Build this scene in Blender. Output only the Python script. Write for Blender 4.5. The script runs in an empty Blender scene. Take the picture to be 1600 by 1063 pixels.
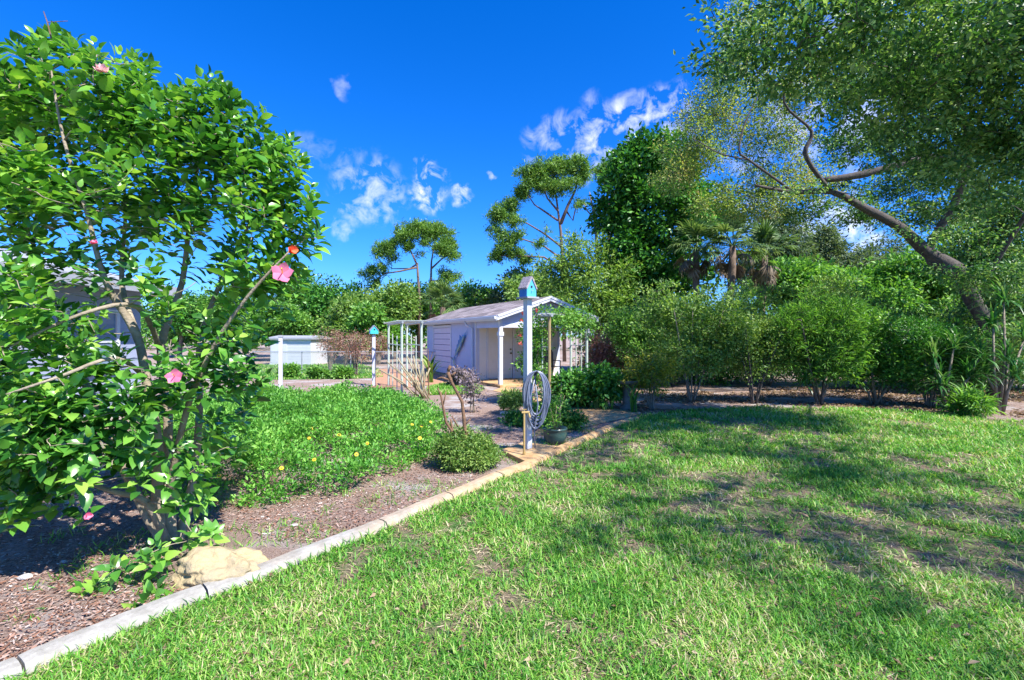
import bpy, math, random
import numpy as np
from mathutils import Vector, Matrix
random.seed(7)
PI = math.pi
sc = bpy.context.scene
COL = sc.collection

# ---------------------------------------------------------------- camera / world / sun
F, HY, EYE = 755.0, 525.0, 1.6            # focal length and horizon in photo pixels, eye height
cd = bpy.data.cameras.new("camera"); cam = bpy.data.objects.new("camera", cd); COL.objects.link(cam)
cd.sensor_width = 36; cd.lens = 36 * F / 1600; cd.shift_y = -(531.5 - HY) / 1600
cd.clip_start = .05; cd.clip_end = 2000
cam.location = (0, 0, EYE); cam.rotation_euler = (PI / 2, 0, 0)
sc.camera = cam

def G(px, py, z=0.0):
    Y = (EYE - z) * F / (py - HY); return Vector(((px - 800) * Y / F, Y, z))
def P(px, py, Y):
    return Vector(((px - 800) * Y / F, Y, EYE - (py - HY) * Y / F))

SUN_AZ = Vector((.75, -.661)); SUN_EL = math.radians(51)
sun_dir = Vector((SUN_AZ.x * math.cos(SUN_EL), SUN_AZ.y * math.cos(SUN_EL), math.sin(SUN_EL)))
ld = bpy.data.lights.new("sun", 'SUN'); ld.energy = 4.6; ld.angle = math.radians(.55); ld.color = (1, .965, .90)
lo = bpy.data.objects.new("sun", ld); COL.objects.link(lo)
lo.rotation_euler = sun_dir.to_track_quat('Z', 'Y').to_euler()

w = bpy.data.worlds.new("World"); sc.world = w; w.use_nodes = True
nt = w.node_tree; nt.nodes.clear(); L = nt.links.new
def wn(t, **k):
    n = nt.nodes.new(t)
    for a, b in k.items(): setattr(n, a, b)
    return n
out = wn('ShaderNodeOutputWorld'); bg = wn('ShaderNodeBackground'); bg.inputs[1].default_value = .15
sky = wn('ShaderNodeTexSky', sky_type='NISHITA', sun_disc=False, sun_elevation=SUN_EL,
         sun_rotation=math.atan2(SUN_AZ.x, SUN_AZ.y), air_density=1.0, dust_density=.3, ozone_density=3.0)
hs = wn('ShaderNodeHueSaturation'); hs.inputs['Saturation'].default_value = 1.12; hs.inputs['Value'].default_value = 1.0
tint = wn('ShaderNodeMix', data_type='RGBA', blend_type='MULTIPLY'); tint.inputs[0].default_value = 1; tint.inputs[7].default_value = (.31, .475, .86, 1)
L(sky.outputs[0], tint.inputs[6]); L(tint.outputs[2], hs.inputs['Color'])
tc = wn('ShaderNodeTexCoord')
clouds = [(540,146,14,.45),(500,232,22,.25),(560,240,14,.3),(575,295,46,.9),(600,312,30,.8),(668,272,22,1.6),(668,302,30,1.5),
          (722,299,14,1.4),(762,277,8,.8),(542,358,14,.7),(860,215,30,.7),(915,190,26,.6),(925,220,46,1.25),(985,205,42,1.3),(1040,180,40,1.2),(880,245,26,.6),
          (1300,170,90,1.0),(1180,300,60,.8),(1260,365,60,1.2),(1330,370,45,1.3)]
wz = wn('ShaderNodeTexNoise'); wz.inputs['Scale'].default_value = 18; wz.inputs['Detail'].default_value = 6; L(tc.outputs['Generated'], wz.inputs['Vector'])
wsb = wn('ShaderNodeVectorMath', operation='MULTIPLY_ADD'); L(wz.outputs['Color'], wsb.inputs[0]); wsb.inputs[1].default_value = (.11, .11, .09); wsb.inputs[2].default_value = (-.055, -.055, -.045)
warp = wn('ShaderNodeVectorMath', operation='ADD'); L(tc.outputs['Generated'], warp.inputs[0]); L(wsb.outputs[0], warp.inputs[1])
wrn = wn('ShaderNodeVectorMath', operation='NORMALIZE'); L(warp.outputs[0], wrn.inputs[0])
acc = None
for (cx, cy, rad, amp) in clouds:
    d = Vector(((cx - 800), F, -(cy - HY))).normalized()
    ang = rad / F
    dp = wn('ShaderNodeVectorMath', operation='DOT_PRODUCT'); L(wrn.outputs[0], dp.inputs[0]); dp.inputs[1].default_value = d
    mr = wn('ShaderNodeMapRange'); mr.interpolation_type = 'SMOOTHSTEP'; mr.inputs[1].default_value = math.cos(ang * 1.35); mr.inputs[2].default_value = 1.0
    mr.inputs[3].default_value = 0; mr.inputs[4].default_value = amp * 1.0; L(dp.outputs['Value'], mr.inputs[0])
    if acc is None: acc = mr.outputs[0]
    else:
        ad = wn('ShaderNodeMath', operation='MAXIMUM'); L(acc, ad.inputs[0]); L(mr.outputs[0], ad.inputs[1]); acc = ad.outputs[0]
ns = wn('ShaderNodeTexNoise'); ns.inputs['Scale'].default_value = 24; ns.inputs['Detail'].default_value = 9; ns.inputs['Roughness'].default_value = .6
ns.inputs['Distortion'].default_value = .4
L(tc.outputs['Generated'], ns.inputs['Vector'])
nm = wn('ShaderNodeMapRange'); nm.inputs[1].default_value = .46; nm.inputs[2].default_value = .80; L(ns.outputs[0], nm.inputs[0])
ml = wn('ShaderNodeMath', operation='MULTIPLY', use_clamp=True); L(nm.outputs[0], ml.inputs[0]); L(acc, ml.inputs[1])
mx = wn('ShaderNodeMix', data_type='RGBA'); L(ml.outputs[0], mx.inputs[0]); L(hs.outputs[0], mx.inputs[6]); mx.inputs[7].default_value = (4.3, 4.4, 4.6, 1)
L(mx.outputs[2], bg.inputs[0]); L(bg.outputs[0], out.inputs[0])

sc.view_settings.view_transform = 'Standard'; sc.view_settings.look = 'None'
sc.view_settings.exposure = 1.12; sc.view_settings.gamma = 1
sc.render.engine = 'CYCLES'
sc.cycles.max_bounces = 8; sc.cycles.diffuse_bounces = 5; sc.cycles.transmission_bounces = 4; sc.cycles.transparent_max_bounces = 8

# ---------------------------------------------------------------- materials
def _mat(name):
    m = bpy.data.materials.new(name); m.use_nodes = True
    t = m.node_tree; b = t.nodes['Principled BSDF']; return m, t, b
def ramp(t, stops):
    r = t.nodes.new('ShaderNodeValToRGB'); e = r.color_ramp.elements
    while len(e) < len(stops): e.new(.5)
    for i, (p, c) in enumerate(stops):
        e[i].position = p; e[i].color = (*c, 1)
    return r
def solid(name, c1, c2=None, rough=.7, scale=8, bump=0, bscale=None, metal=0, spec=.5, detail=5):
    m, t, b = _mat(name); N = t.nodes.new; K = t.links.new
    b.inputs['Roughness'].default_value = rough; b.inputs['Metallic'].default_value = metal
    b.inputs['Specular IOR Level'].default_value = spec
    tcn = N('ShaderNodeTexCoord')
    n = N('ShaderNodeTexNoise'); n.inputs['Scale'].default_value = scale; n.inputs['Detail'].default_value = detail
    n.inputs['Roughness'].default_value = .65
    K(tcn.outputs['Object'], n.inputs['Vector'])
    r = ramp(t, [(.3, c1), (.7, c2 or tuple(x * .8 for x in c1))]); K(n.outputs[0], r.inputs[0]); K(r.outputs[0], b.inputs['Base Color'])
    if bump:
        n2 = N('ShaderNodeTexNoise'); n2.inputs['Scale'].default_value = bscale or scale * 4; n2.inputs['Detail'].default_value = 6
        K(tcn.outputs['Object'], n2.inputs['Vector'])
        bp = N('ShaderNodeBump'); bp.inputs['Strength'].default_value = bump; bp.inputs['Distance'].default_value = .02
        K(n2.outputs[0], bp.inputs['Height']); K(bp.outputs[0], b.inputs['Normal'])
    return m
def leafmat(name, stops, transl=.35, rough=.45, tcol=None, spec=.4, nsc=1.3):
    m, t, b = _mat(name); N = t.nodes.new; K = t.links.new
    g = N('ShaderNodeNewGeometry'); r = ramp(t, stops)
    tcn = N('ShaderNodeTexCoord'); nz = N('ShaderNodeTexNoise'); nz.inputs['Scale'].default_value = nsc; nz.inputs['Detail'].default_value = 2
    K(tcn.outputs['Object'], nz.inputs['Vector'])
    nr = N('ShaderNodeMapRange'); nr.inputs[1].default_value = .3; nr.inputs[2].default_value = .7; nr.inputs[3].default_value = -.28; nr.inputs[4].default_value = .28; K(nz.outputs[0], nr.inputs[0])
    ad = N('ShaderNodeMath'); ad.operation = 'ADD'; ad.use_clamp = True; K(g.outputs['Random Per Island'], ad.inputs[0]); K(nr.outputs[0], ad.inputs[1])
    K(ad.outputs[0], r.inputs[0]); K(r.outputs[0], b.inputs['Base Color'])
    b.inputs['Roughness'].default_value = rough; b.inputs['Specular IOR Level'].default_value = spec
    tr = N('ShaderNodeBsdfTranslucent')
    mu = N('ShaderNodeMix'); mu.data_type = 'RGBA'; mu.blend_type = 'MULTIPLY'; mu.inputs[0].default_value = 1
    K(r.outputs[0], mu.inputs[6]); mu.inputs[7].default_value = (*(tcol or (1.5, 1.5, .7)), 1); K(mu.outputs[2], tr.inputs[0])
    ms = N('ShaderNodeMixShader'); ms.inputs[0].default_value = transl
    K(b.outputs[0], ms.inputs[1]); K(tr.outputs[0], ms.inputs[2])
    K(ms.outputs[0], t.nodes['Material Output'].inputs[0]); return m

M = {}
M['hib'] = leafmat('hibiscus_leaf', [(0, (.02, .10, .015)), (.45, (.085, .27, .035)), (.85, (.20, .44, .06)), (1, (.34, .56, .09))], .33, .30, spec=.6)
M['oak'] = leafmat('oak_leaf', [(0, (.025, .09, .025)), (.55, (.09, .22, .05)), (1, (.32, .46, .16))], .38, .4)
M['oak_y'] = leafmat('oak_young_leaf', [(0, (.12, .22, .05)), (.5, (.25, .36, .08)), (.85, (.42, .48, .14)), (1, (.46, .38, .16))], .45, .5)
M['dark'] = leafmat('dark_leaf', [(0, (.022, .095, .016)), (.6, (.06, .22, .028)), (1, (.16, .40, .06))], .25, .35)
M['mid'] = leafmat('mid_leaf', [(0, (.045, .14, .02)), (.5, (.11, .29, .04)), (1, (.28, .50, .09))], .35, .45)
M['light'] = leafmat('light_leaf', [(0, (.065, .15, .025)), (.5, (.16, .30, .055)), (1, (.34, .48, .13))], .4, .5)
M['grey'] = leafmat('greygreen_leaf', [(0, (.05, .09, .04)), (.5, (.10, .16, .07)), (1, (.20, .26, .13))], .35, .6)
M['pine'] = leafmat('pine_needle', [(0, (.05, .13, .015)), (.6, (.12, .26, .03)), (1, (.26, .42, .06))], .3, .5)
M['palm'] = leafmat('palm_frond', [(0, (.05, .11, .03)), (.6, (.12, .22, .06)), (1, (.24, .32, .12))], .3, .5)
M['dead'] = leafmat('dead_frond', [(0, (.10, .07, .045)), (.6, (.19, .145, .10)), (1, (.32, .26, .19))], .2, .7)
M['cover'] = leafmat('groundcover_leaf', [(0, (.04, .17, .02)), (.5, (.11, .34, .04)), (1, (.26, .52, .09))], .35, .5)
M['bush'] = leafmat('bush_leaf', [(0, (.055, .14, .02)), (.5, (.15, .28, .05)), (1, (.34, .46, .12))], .35, .45)
M['ylw'] = leafmat('yellow_shrub_leaf', [(0, (.10, .16, .02)), (.5, (.26, .30, .03)), (1, (.48, .42, .06))], .4, .5)
M['red'] = leafmat('reddish_leaf', [(0, (.20, .09, .07)), (.5, (.40, .20, .16)), (.8, (.48, .30, .24)), (1, (.18, .28, .07))], .3, .5)
M['purple'] = leafmat('purple_grey_leaf', [(0, (.10, .08, .10)), (.5, (.22, .17, .20)), (1, (.38, .30, .34))], .3, .6)
M['drac'] = leafmat('dracaena_leaf', [(0, (.02, .10, .02)), (.6, (.06, .20, .04)), (1, (.22, .34, .13))], .3, .35)
M['grass'] = leafmat('grass_blade', [(0, (.05, .19, .02)), (.4, (.12, .35, .035)), (.75, (.25, .48, .06)), (.9, (.42, .52, .14)), (1, (.58, .50, .29))], .35, .5)
M['chips'] = leafmat('mulch_chip', [(0, (.11, .05, .03)), (.4, (.29, .14, .085)), (.75, (.40, .28, .23)), (.96, (.44, .35, .30)), (1, (.58, .53, .48))], 0, .9)
M['fallen'] = leafmat('fallen_leaf', [(0, (.10, .06, .035)), (.5, (.24, .14, .075)), (1, (.44, .34, .22))], .15, .7)
M['thatch'] = leafmat('dry_thatch', [(0, (.16, .10, .06)), (.5, (.36, .27, .16)), (1, (.62, .52, .34))], .15, .8)
M['pinkp'] = leafmat('pink_petal', [(0, (.85, .16, .32)), (1, (.95, .30, .45))], .35, .5, (1, .8, .8))
M['coralp'] = leafmat('coral_petal', [(0, (.80, .10, .05)), (1, (.95, .25, .10))], .35, .5, (1, .8, .7))
M['palep'] = leafmat('pale_petal', [(0, (.75, .42, .42)), (1, (.85, .58, .55))], .35, .6, (1, .9, .9))
M['yelp'] = leafmat('yellow_petal', [(0, (.90, .62, .02)), (1, (.95, .75, .04))], .25, .5, (1, 1, .5))
M['redp'] = leafmat('red_bloom', [(0, (.55, .08, .05)), (1, (.75, .20, .14))], .3, .5, (1, .8, .7))
M['bark'] = solid('grey_bark', (.30, .25, .19), (.15, .12, .09), .9, 14, .6, 60)
M['hbark'] = solid('hibiscus_bark', (.40, .33, .24), (.20, .16, .11), .85, 9, .5, 55)
M['obark'] = solid('oak_bark', (.12, .10, .085), (.045, .038, .033), .95, 9, .8, 40)
M['pbark'] = solid('pine_bark', (.22, .15, .11), (.11, .08, .06), .95, 4, .5, 20)
M['cut'] = solid('pruned_wood', (.24, .13, .07), (.11, .06, .035), .85, 25, .5, 90)
M['cane'] = solid('cane_stem', (.40, .34, .20), (.24, .20, .12), .8, 14, .3)
M['white'] = solid('white_paint', (.64, .64, .66), (.57, .58, .61), .5, 6, .05)
M['wpost'] = solid('white_post_paint', (.62, .63, .66), (.48, .50, .54), .55, 5, .1, 60)
M['siding'] = solid('lavender_siding', (.50, .54, .70), (.45, .49, .64), .6, 3, .06)
M['cream'] = solid('cream_siding', (.74, .71, .65), (.68, .65, .60), .6, 3, .06)
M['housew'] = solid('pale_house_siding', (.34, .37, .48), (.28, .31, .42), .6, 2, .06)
M['metal'] = solid('grey_metal', (.42, .44, .42), (.30, .32, .31), .45, 12, .05, metal=.4)
M['paleg'] = solid('pale_green_paint', (.50, .56, .48), (.38, .44, .38), .6, 10, .05)
M['galv'] = solid('galvanized_wire', (.46, .48, .50), (.34, .35, .37), .4, 5, 0, metal=.5)
M['gold'] = solid('weathered_bamboo', (.42, .30, .13), (.28, .20, .09), .6, 20, .1)
M['blue'] = solid('blue_paint', (.03, .22, .55), (.02, .16, .42), .5, 12, .1)
M['lblue'] = solid('light_blue_paint', (.10, .45, .68), (.07, .36, .58), .5, 12, .1)
M['teal'] = solid('turquoise_paint', (.05, .55, .60), (.04, .42, .48), .5, 12, .1)
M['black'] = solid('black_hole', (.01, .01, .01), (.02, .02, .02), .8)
M['hose'] = solid('hose_rubber', (.13, .15, .21), (.19, .21, .28), .32, 30, .05, spec=.7)
M['pipe'] = solid('aged_pipe', (.52, .36, .12), (.36, .24, .09), .5, 20, .1)
M['potg'] = solid('dark_glazed_pot', (.025, .055, .05), (.05, .10, .085), .28, 5, .05, spec=.7)
M['terra'] = solid('terracotta', (.42, .20, .12), (.30, .14, .08), .8, 9, .2)
M['dish'] = solid('rusty_dish', (.30, .17, .10), (.18, .10, .07), .7, 9, .2)
M['iron'] = solid('dark_iron', (.03, .03, .035), (.05, .05, .055), .5, 9, .1)
M['soil'] = solid('potting_soil', (.06, .04, .03), (.03, .02, .015), .95, 30, .6)
M['rock'] = solid('yellow_limestone', (.52, .39, .19), (.32, .26, .17), .9, 7, 1, 25)
M['rockw'] = solid('pale_stone', (.62, .58, .54), (.44, .41, .38), .9, 12, .6, 30)
M['glass'] = solid('window_glass', (.22, .30, .42), (.16, .22, .30), .08, 1, 0, spec=.8)
M['stoneb'] = solid('mossy_stone', (.20, .18, .15), (.12, .11, .09), .9, 12, .6, 30)
M['concr'] = solid('concrete_light', (.55, .52, .47), (.42, .39, .35), .85, 5, .25, 60)
M['brown'] = solid('brass_hardware', (.12, .09, .05), (.08, .06, .04), .35, 9, 0, metal=.8)
M['roofg'] = solid('grey_roofing', (.36, .37, .40), (.28, .29, .32), .7, 5, .1)

def ground_mat():
    m, t, b = _mat('mulch_soil'); N = t.nodes.new; K = t.links.new
    tcn = N('ShaderNodeTexCoord')
    def noise(s, d=6, r=.65):
        n = N('ShaderNodeTexNoise'); n.inputs['Scale'].default_value = s; n.inputs['Detail'].default_value = d; n.inputs['Roughness'].default_value = r
        K(tcn.outputs['Object'], n.inputs['Vector']); return n
    n1 = noise(55, 4, .8); r1 = ramp(t, [(.3, (.14, .085, .065)), (.5, (.30, .20, .155)), (.7, (.46, .35, .29))]); K(n1.outputs[0], r1.inputs[0])
    n2 = noise(1.1, 6); r2 = ramp(t, [(.50, (0, 0, 0)), (.62, (1, 1, 1))]); K(n2.outputs[0], r2.inputs[0])
    n3 = noise(90, 3, .7); r3 = ramp(t, [(.3, (.30, .26, .24)), (.7, (.56, .51, .48))]); K(n3.outputs[0], r3.inputs[0])
    mxx = N('ShaderNodeMix'); mxx.data_type = 'RGBA'; K(r2.outputs[0], mxx.inputs[0]); K(r1.outputs[0], mxx.inputs[6]); K(r3.outputs[0], mxx.inputs[7])
    K(mxx.outputs[2], b.inputs['Base Color']); b.inputs['Roughness'].default_value = .95
    bp = N('ShaderNodeBump'); bp.inputs['Strength'].default_value = .9; bp.inputs['Distance'].default_value = .03
    K(n1.outputs[0], bp.inputs['Height']); K(bp.outputs[0], b.inputs['Normal']); return m
M['ground'] = ground_mat()
def lawn_mat(name='lawn_turf', brown=.5):
    m, t, b = _mat(name); N = t.nodes.new; K = t.links.new
    tcn = N('ShaderNodeTexCoord')
    def noise(s, d=6, r=.65):
        n = N('ShaderNodeTexNoise'); n.inputs['Scale'].default_value = s; n.inputs['Detail'].default_value = d; n.inputs['Roughness'].default_value = r
        K(tcn.outputs['Object'], n.inputs['Vector']); return n
    n1 = noise(70, 4, .8); r1 = ramp(t, [(.3, (.10, .065, .04)), (.5, (.26, .19, .12)), (.72, (.46, .36, .25))]); K(n1.outputs[0], r1.inputs[0])
    n3 = noise(60, 4, .8); r3 = ramp(t, [(.3, (.03, .09, .012)), (.55, (.10, .22, .03)), (.75, (.24, .34, .08))]); K(n3.outputs[0], r3.inputs[0])
    n2 = noise(3.0, 8, .7); r2 = ramp(t, [(brown - .06, (0, 0, 0)), (brown + .1, (1, 1, 1))]); K(n2.outputs[0], r2.inputs[0])
    mxx = N('ShaderNodeMix'); mxx.data_type = 'RGBA'; K(r2.outputs[0], mxx.inputs[0]); K(r1.outputs[0], mxx.inputs[6]); K(r3.outputs[0], mxx.inputs[7])
    K(mxx.outputs[2], b.inputs['Base Color']); b.inputs['Roughness'].default_value = .95
    bp = N('ShaderNodeBump'); bp.inputs['Strength'].default_value = 1; bp.inputs['Distance'].default_value = .03
    K(n1.outputs[0], bp.inputs['Height']); K(bp.outputs[0], b.inputs['Normal']); return m
M['lawn'] = lawn_mat()
M['lawn2'] = lawn_mat('back_lawn_turf', .36)
def rust_concrete(name, y0=None, y1=None):
    m, t, b = _mat(name); N = t.nodes.new; K = t.links.new
    tcn = N('ShaderNodeTexCoord')
    def noise(s, d=6, r=.65):
        n = N('ShaderNodeTexNoise'); n.inputs['Scale'].default_value = s; n.inputs['Detail'].default_value = d; n.inputs['Roughness'].default_value = r
        K(tcn.outputs['Object'], n.inputs['Vector']); return n
    a = noise(9, 10, .8); ra = ramp(t, [(.25, (.17, .155, .13)), (.5, (.31, .29, .255)), (.72, (.45, .43, .39))]); K(a.outputs[0], ra.inputs[0])
    c = noise(7, 6, .7); rc = ramp(t, [(.3, (.34, .15, .045)), (.5, (.54, .31, .11)), (.72, (.58, .45, .25))]); K(c.outputs[0], rc.inputs[0])
    mk = N('ShaderNodeMix'); mk.data_type = 'RGBA'; K(ra.outputs[0], mk.inputs[6]); K(rc.outputs[0], mk.inputs[7])
    if y0 is None: mk.inputs[0].default_value = .85
    else:
        sp = N('ShaderNodeSeparateXYZ'); K(tcn.outputs['Object'], sp.inputs[0])
        d = noise(2.5, 5, .7); ad = N('ShaderNodeMath'); ad.operation = 'MULTIPLY_ADD'; K(d.outputs[0], ad.inputs[0]); ad.inputs[1].default_value = 2.6; K(sp.outputs[1], ad.inputs[2])
        mr = N('ShaderNodeMapRange'); mr.inputs[1].default_value = y0; mr.inputs[2].default_value = y1; K(ad.outputs[0], mr.inputs[0]); mr.inputs[4].default_value = .85
        K(mr.outputs[0], mk.inputs[0])
    K(mk.outputs[2], b.inputs['Base Color']); b.inputs['Roughness'].default_value = .85
    bp = N('ShaderNodeBump'); bp.inputs['Strength'].default_value = .4; bp.inputs['Distance'].default_value = .01
    K(a.outputs[0], bp.inputs['Height']); K(bp.outputs[0], b.inputs['Normal']); return m
M['kerb'] = rust_concrete('kerb_concrete', 4.6, 7.6); M['rust'] = rust_concrete('rust_stained_concrete')
def brick_mat(name, c1, c2, mortar, scale, bw, rh, rough=.85, rot=0):
    m, t, b = _mat(name); N = t.nodes.new; K = t.links.new
    tcn = N('ShaderNodeTexCoord'); mp = N('ShaderNodeMapping'); mp.inputs['Rotation'].default_value = (0, 0, rot); K(tcn.outputs['Object'], mp.inputs[0])
    br = N('ShaderNodeTexBrick'); K(mp.outputs[0], br.inputs['Vector']); br.inputs['Scale'].default_value = scale
    br.inputs['Brick Width'].default_value = bw; br.inputs['Row Height'].default_value = rh; br.inputs['Mortar Size'].default_value = .012
    br.inputs['Color1'].default_value = (*c1, 1); br.inputs['Color2'].default_value = (*c2, 1); br.inputs['Mortar'].default_value = (*mortar, 1)
    n = N('ShaderNodeTexNoise'); n.inputs['Scale'].default_value = 20; K(tcn.outputs['Object'], n.inputs['Vector'])
    mxx = N('ShaderNodeMix'); mxx.data_type = 'RGBA'; mxx.blend_type = 'OVERLAY'; mxx.inputs[0].default_value = .6
    K(br.outputs[0], mxx.inputs[6]); K(n.outputs[0], mxx.inputs[7]); K(mxx.outputs[2], b.inputs['Base Color']); b.inputs['Roughness'].default_value = rough
    bp = N('ShaderNodeBump'); bp.inputs['Strength'].default_value = .5; bp.inputs['Distance'].default_value = .01
    K(br.outputs[1], bp.inputs['Height']); bp.invert = True; K(bp.outputs[0], b.inputs['Normal']); return m
M['shingle'] = brick_mat('brown_shingle', (.34, .28, .27), (.15, .12, .115), (.07, .06, .055), 1, .42, .24, rot=PI / 2)
M['paver'] = brick_mat('orange_paver', (.50, .24, .12), (.40, .20, .11), (.30, .22, .16), 1, .22, .11)
def fish_mat():
    m, t, b = _mat('marlin_paint'); N = t.nodes.new; K = t.links.new
    tcn = N('ShaderNodeTexCoord'); sp = N('ShaderNodeSeparateXYZ'); K(tcn.outputs['Object'], sp.inputs[0])
    n = N('ShaderNodeTexNoise'); n.inputs['Scale'].default_value = 9; K(tcn.outputs['Object'], n.inputs['Vector'])
    ad = N('ShaderNodeMath'); ad.operation = 'MULTIPLY_ADD'; K(n.outputs[0], ad.inputs[0]); ad.inputs[1].default_value = .08; K(sp.outputs[2], ad.inputs[2])
    mr = N('ShaderNodeMapRange'); mr.inputs[1].default_value = -.12; mr.inputs[2].default_value = .22; K(ad.outputs[0], mr.inputs[0])
    r = ramp(t, [(.05, (.55, .62, .55)), (.35, (.25, .42, .30)), (.6, (.04, .22, .50)), (.9, (.01, .06, .22))]); K(mr.outputs[0], r.inputs[0])
    K(r.outputs[0], b.inputs['Base Color']); b.inputs['Roughness'].default_value = .3; return m
M['fish'] = fish_mat()

# ---------------------------------------------------------------- object helpers
def tag(o, label=None, cat=None, group=None, kind=None):
    if label: o['label'] = label
    if cat: o['category'] = cat
    if group: o['group'] = group
    if kind: o['kind'] = kind
    return o
def thing(name, loc, label, cat, group=None, rz=0):
    o = bpy.data.objects.new(name, None); COL.objects.link(o); o.location = loc; o.rotation_euler = (0, 0, rz)
    o.empty_display_size = .1
    return tag(o, label, cat, group)
def link(name, me, mat, parent=None, world=True):
    o = bpy.data.objects.new(name, me); COL.objects.link(o)
    if mat: me.materials.append(mat)
    if parent is not None:
        o.parent = parent
        if world:                 # geometry was given in world space; parent has only location / z rotation
            chain = parent; mw = Matrix.Identity(4)
            while chain is not None:
                mw = (Matrix.Translation(chain.location) @ Matrix.Rotation(chain.rotation_euler.z, 4, 'Z')) @ mw; chain = chain.parent
            me.transform(mw.inverted())
    return o
class MB:
    def __init__(s): s.v = []; s.f = []
    def add(s, vs, fs):
        n = len(s.v); s.v += [tuple(a) for a in vs]; s.f += [tuple(i + n for i in f) for f in fs]
    def box(s, c, size, rz=0, rx=0, ry=0):
        a, b_, d = [k / 2 for k in size]
        R = Matrix.Rotation(rz, 3, 'Z') @ Matrix.Rotation(ry, 3, 'Y') @ Matrix.Rotation(rx, 3, 'X'); c = Vector(c)
        vs = [c + R @ Vector((x * a, y * b_, z * d)) for z in (-1, 1) for y in (-1, 1) for x in (-1, 1)]
        s.add(vs, [(0, 2, 3, 1), (4, 5, 7, 6), (0, 1, 5, 4), (2, 6, 7, 3), (0, 4, 6, 2), (1, 3, 7, 5)])
    def bx(s, x0, x1, y0, y1, z0, z1): s.box(((x0 + x1) / 2, (y0 + y1) / 2, (z0 + z1) / 2), (abs(x1 - x0), abs(y1 - y0), abs(z1 - z0)))
    def tube(s, pts, rs, n=6, caps=True):
        pts = [Vector(p) for p in pts]
        if not hasattr(rs, '__len__'): rs = [rs] * len(pts)
        base = len(s.v); ref = None
        for i, p in enumerate(pts):
            t = (pts[min(i + 1, len(pts) - 1)] - pts[max(i - 1, 0)])
            t = t.normalized() if t.length > 1e-9 else Vector((0, 0, 1))
            if ref is None: ref = t.orthogonal().normalized()
            ref = (ref - t * ref.dot(t)); ref = ref.normalized() if ref.length > 1e-6 else t.orthogonal().normalized()
            q = t.cross(ref)
            for k in range(n):
                a = 2 * PI * k / n; s.v.append(tuple(p + (ref * math.cos(a) + q * math.sin(a)) * rs[i]))
        for i in range(len(pts) - 1):
            for k in range(n):
                a = base + i * n + k; b_ = base + i * n + (k + 1) % n
                s.f.append((a, b_, b_ + n, a + n))
        if caps:
            s.f.append(tuple(base + k for k in range(n))[::-1]); s.f.append(tuple(base + (len(pts) - 1) * n + k for k in range(n)))
    def lathe(s, c, prof, n=24):
        c = Vector(c); base = len(s.v)
        for r, z in prof:
            for k in range(n):
                a = 2 * PI * k / n; s.v.append((c.x + r * math.cos(a), c.y + r * math.sin(a), c.z + z))
        for i in range(len(prof) - 1):
            for k in range(n):
                a = base + i * n + k; b_ = base + i * n + (k + 1) % n; s.f.append((a, b_, b_ + n, a + n))
        s.f.append(tuple(base + k for k in range(n))[::-1]); s.f.append(tuple(base + (len(prof) - 1) * n + k for k in range(n)))
    def prism(s, poly, d):        # poly: list of 3D points, d: extrusion vector
        n = len(poly); d = Vector(d); vs = [Vector(p) for p in poly]; vs += [p + d for p in vs]
        s.add(vs, [tuple(range(n))[::-1], tuple(range(n, 2 * n))] + [(i, (i + 1) % n, n + (i + 1) % n, n + i) for i in range(n)])
    def build(s, name, mat, parent=None, world=True, smooth=False, bevel=0):
        me = bpy.data.meshes.new(name); me.from_pydata(s.v, [], s.f); me.update()
        if smooth: me.polygons.foreach_set('use_smooth', [True] * len(me.polygons))
        o = link(name, me, mat, parent, world)
        if bevel:
            bm = o.modifiers.new('bevel', 'BEVEL'); bm.width = bevel; bm.segments = 2; bm.limit_method = 'ANGLE'
        return o

T = {'quad': (np.array([(0, 0, 0), (.5, .42, .08), (0, 1, -.1), (-.5, .42, .08)]), [(0, 1, 2), (0, 2, 3)]),
     'hib': (np.array([(0, 0, 0), (0, .35, .0), (0, .7, -.04), (0, 1, -.16), (.34, .10, .05), (.5, .36, .09), (.33, .70, .0), (-.34, .10, .05), (-.5, .36, .09), (-.33, .70, .0)]),
             [(0, 4, 5, 1), (1, 5, 6, 2), (2, 6, 3), (0, 1, 8, 7), (1, 2, 9, 8), (2, 3, 9)]),
     'blade': (np.array([(-.5, 0, 0), (.5, 0, 0), (.42, .55, .06), (-.42, .55, .06), (0, 1, -.12)]), [(0, 1, 2, 3), (3, 2, 4)]),
     'long': (np.array([(-.3, 0, 0), (.3, 0, 0), (.5, .4, .10), (-.5, .4, .10), (.35, .75, .02), (-.35, .75, .02), (0, 1, -.18)]), [(0, 1, 2, 3), (3, 2, 4, 5), (5, 4, 6)]),
     'chip': (np.array([(-.5, 0, 0), (.5, .05, 0.02), (.4, 1, .03), (-.45, .95, 0)]), [(0, 1, 2, 3)])}
def unit(a): return a / np.maximum(np.linalg.norm(a, axis=1, keepdims=True), 1e-9)
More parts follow.
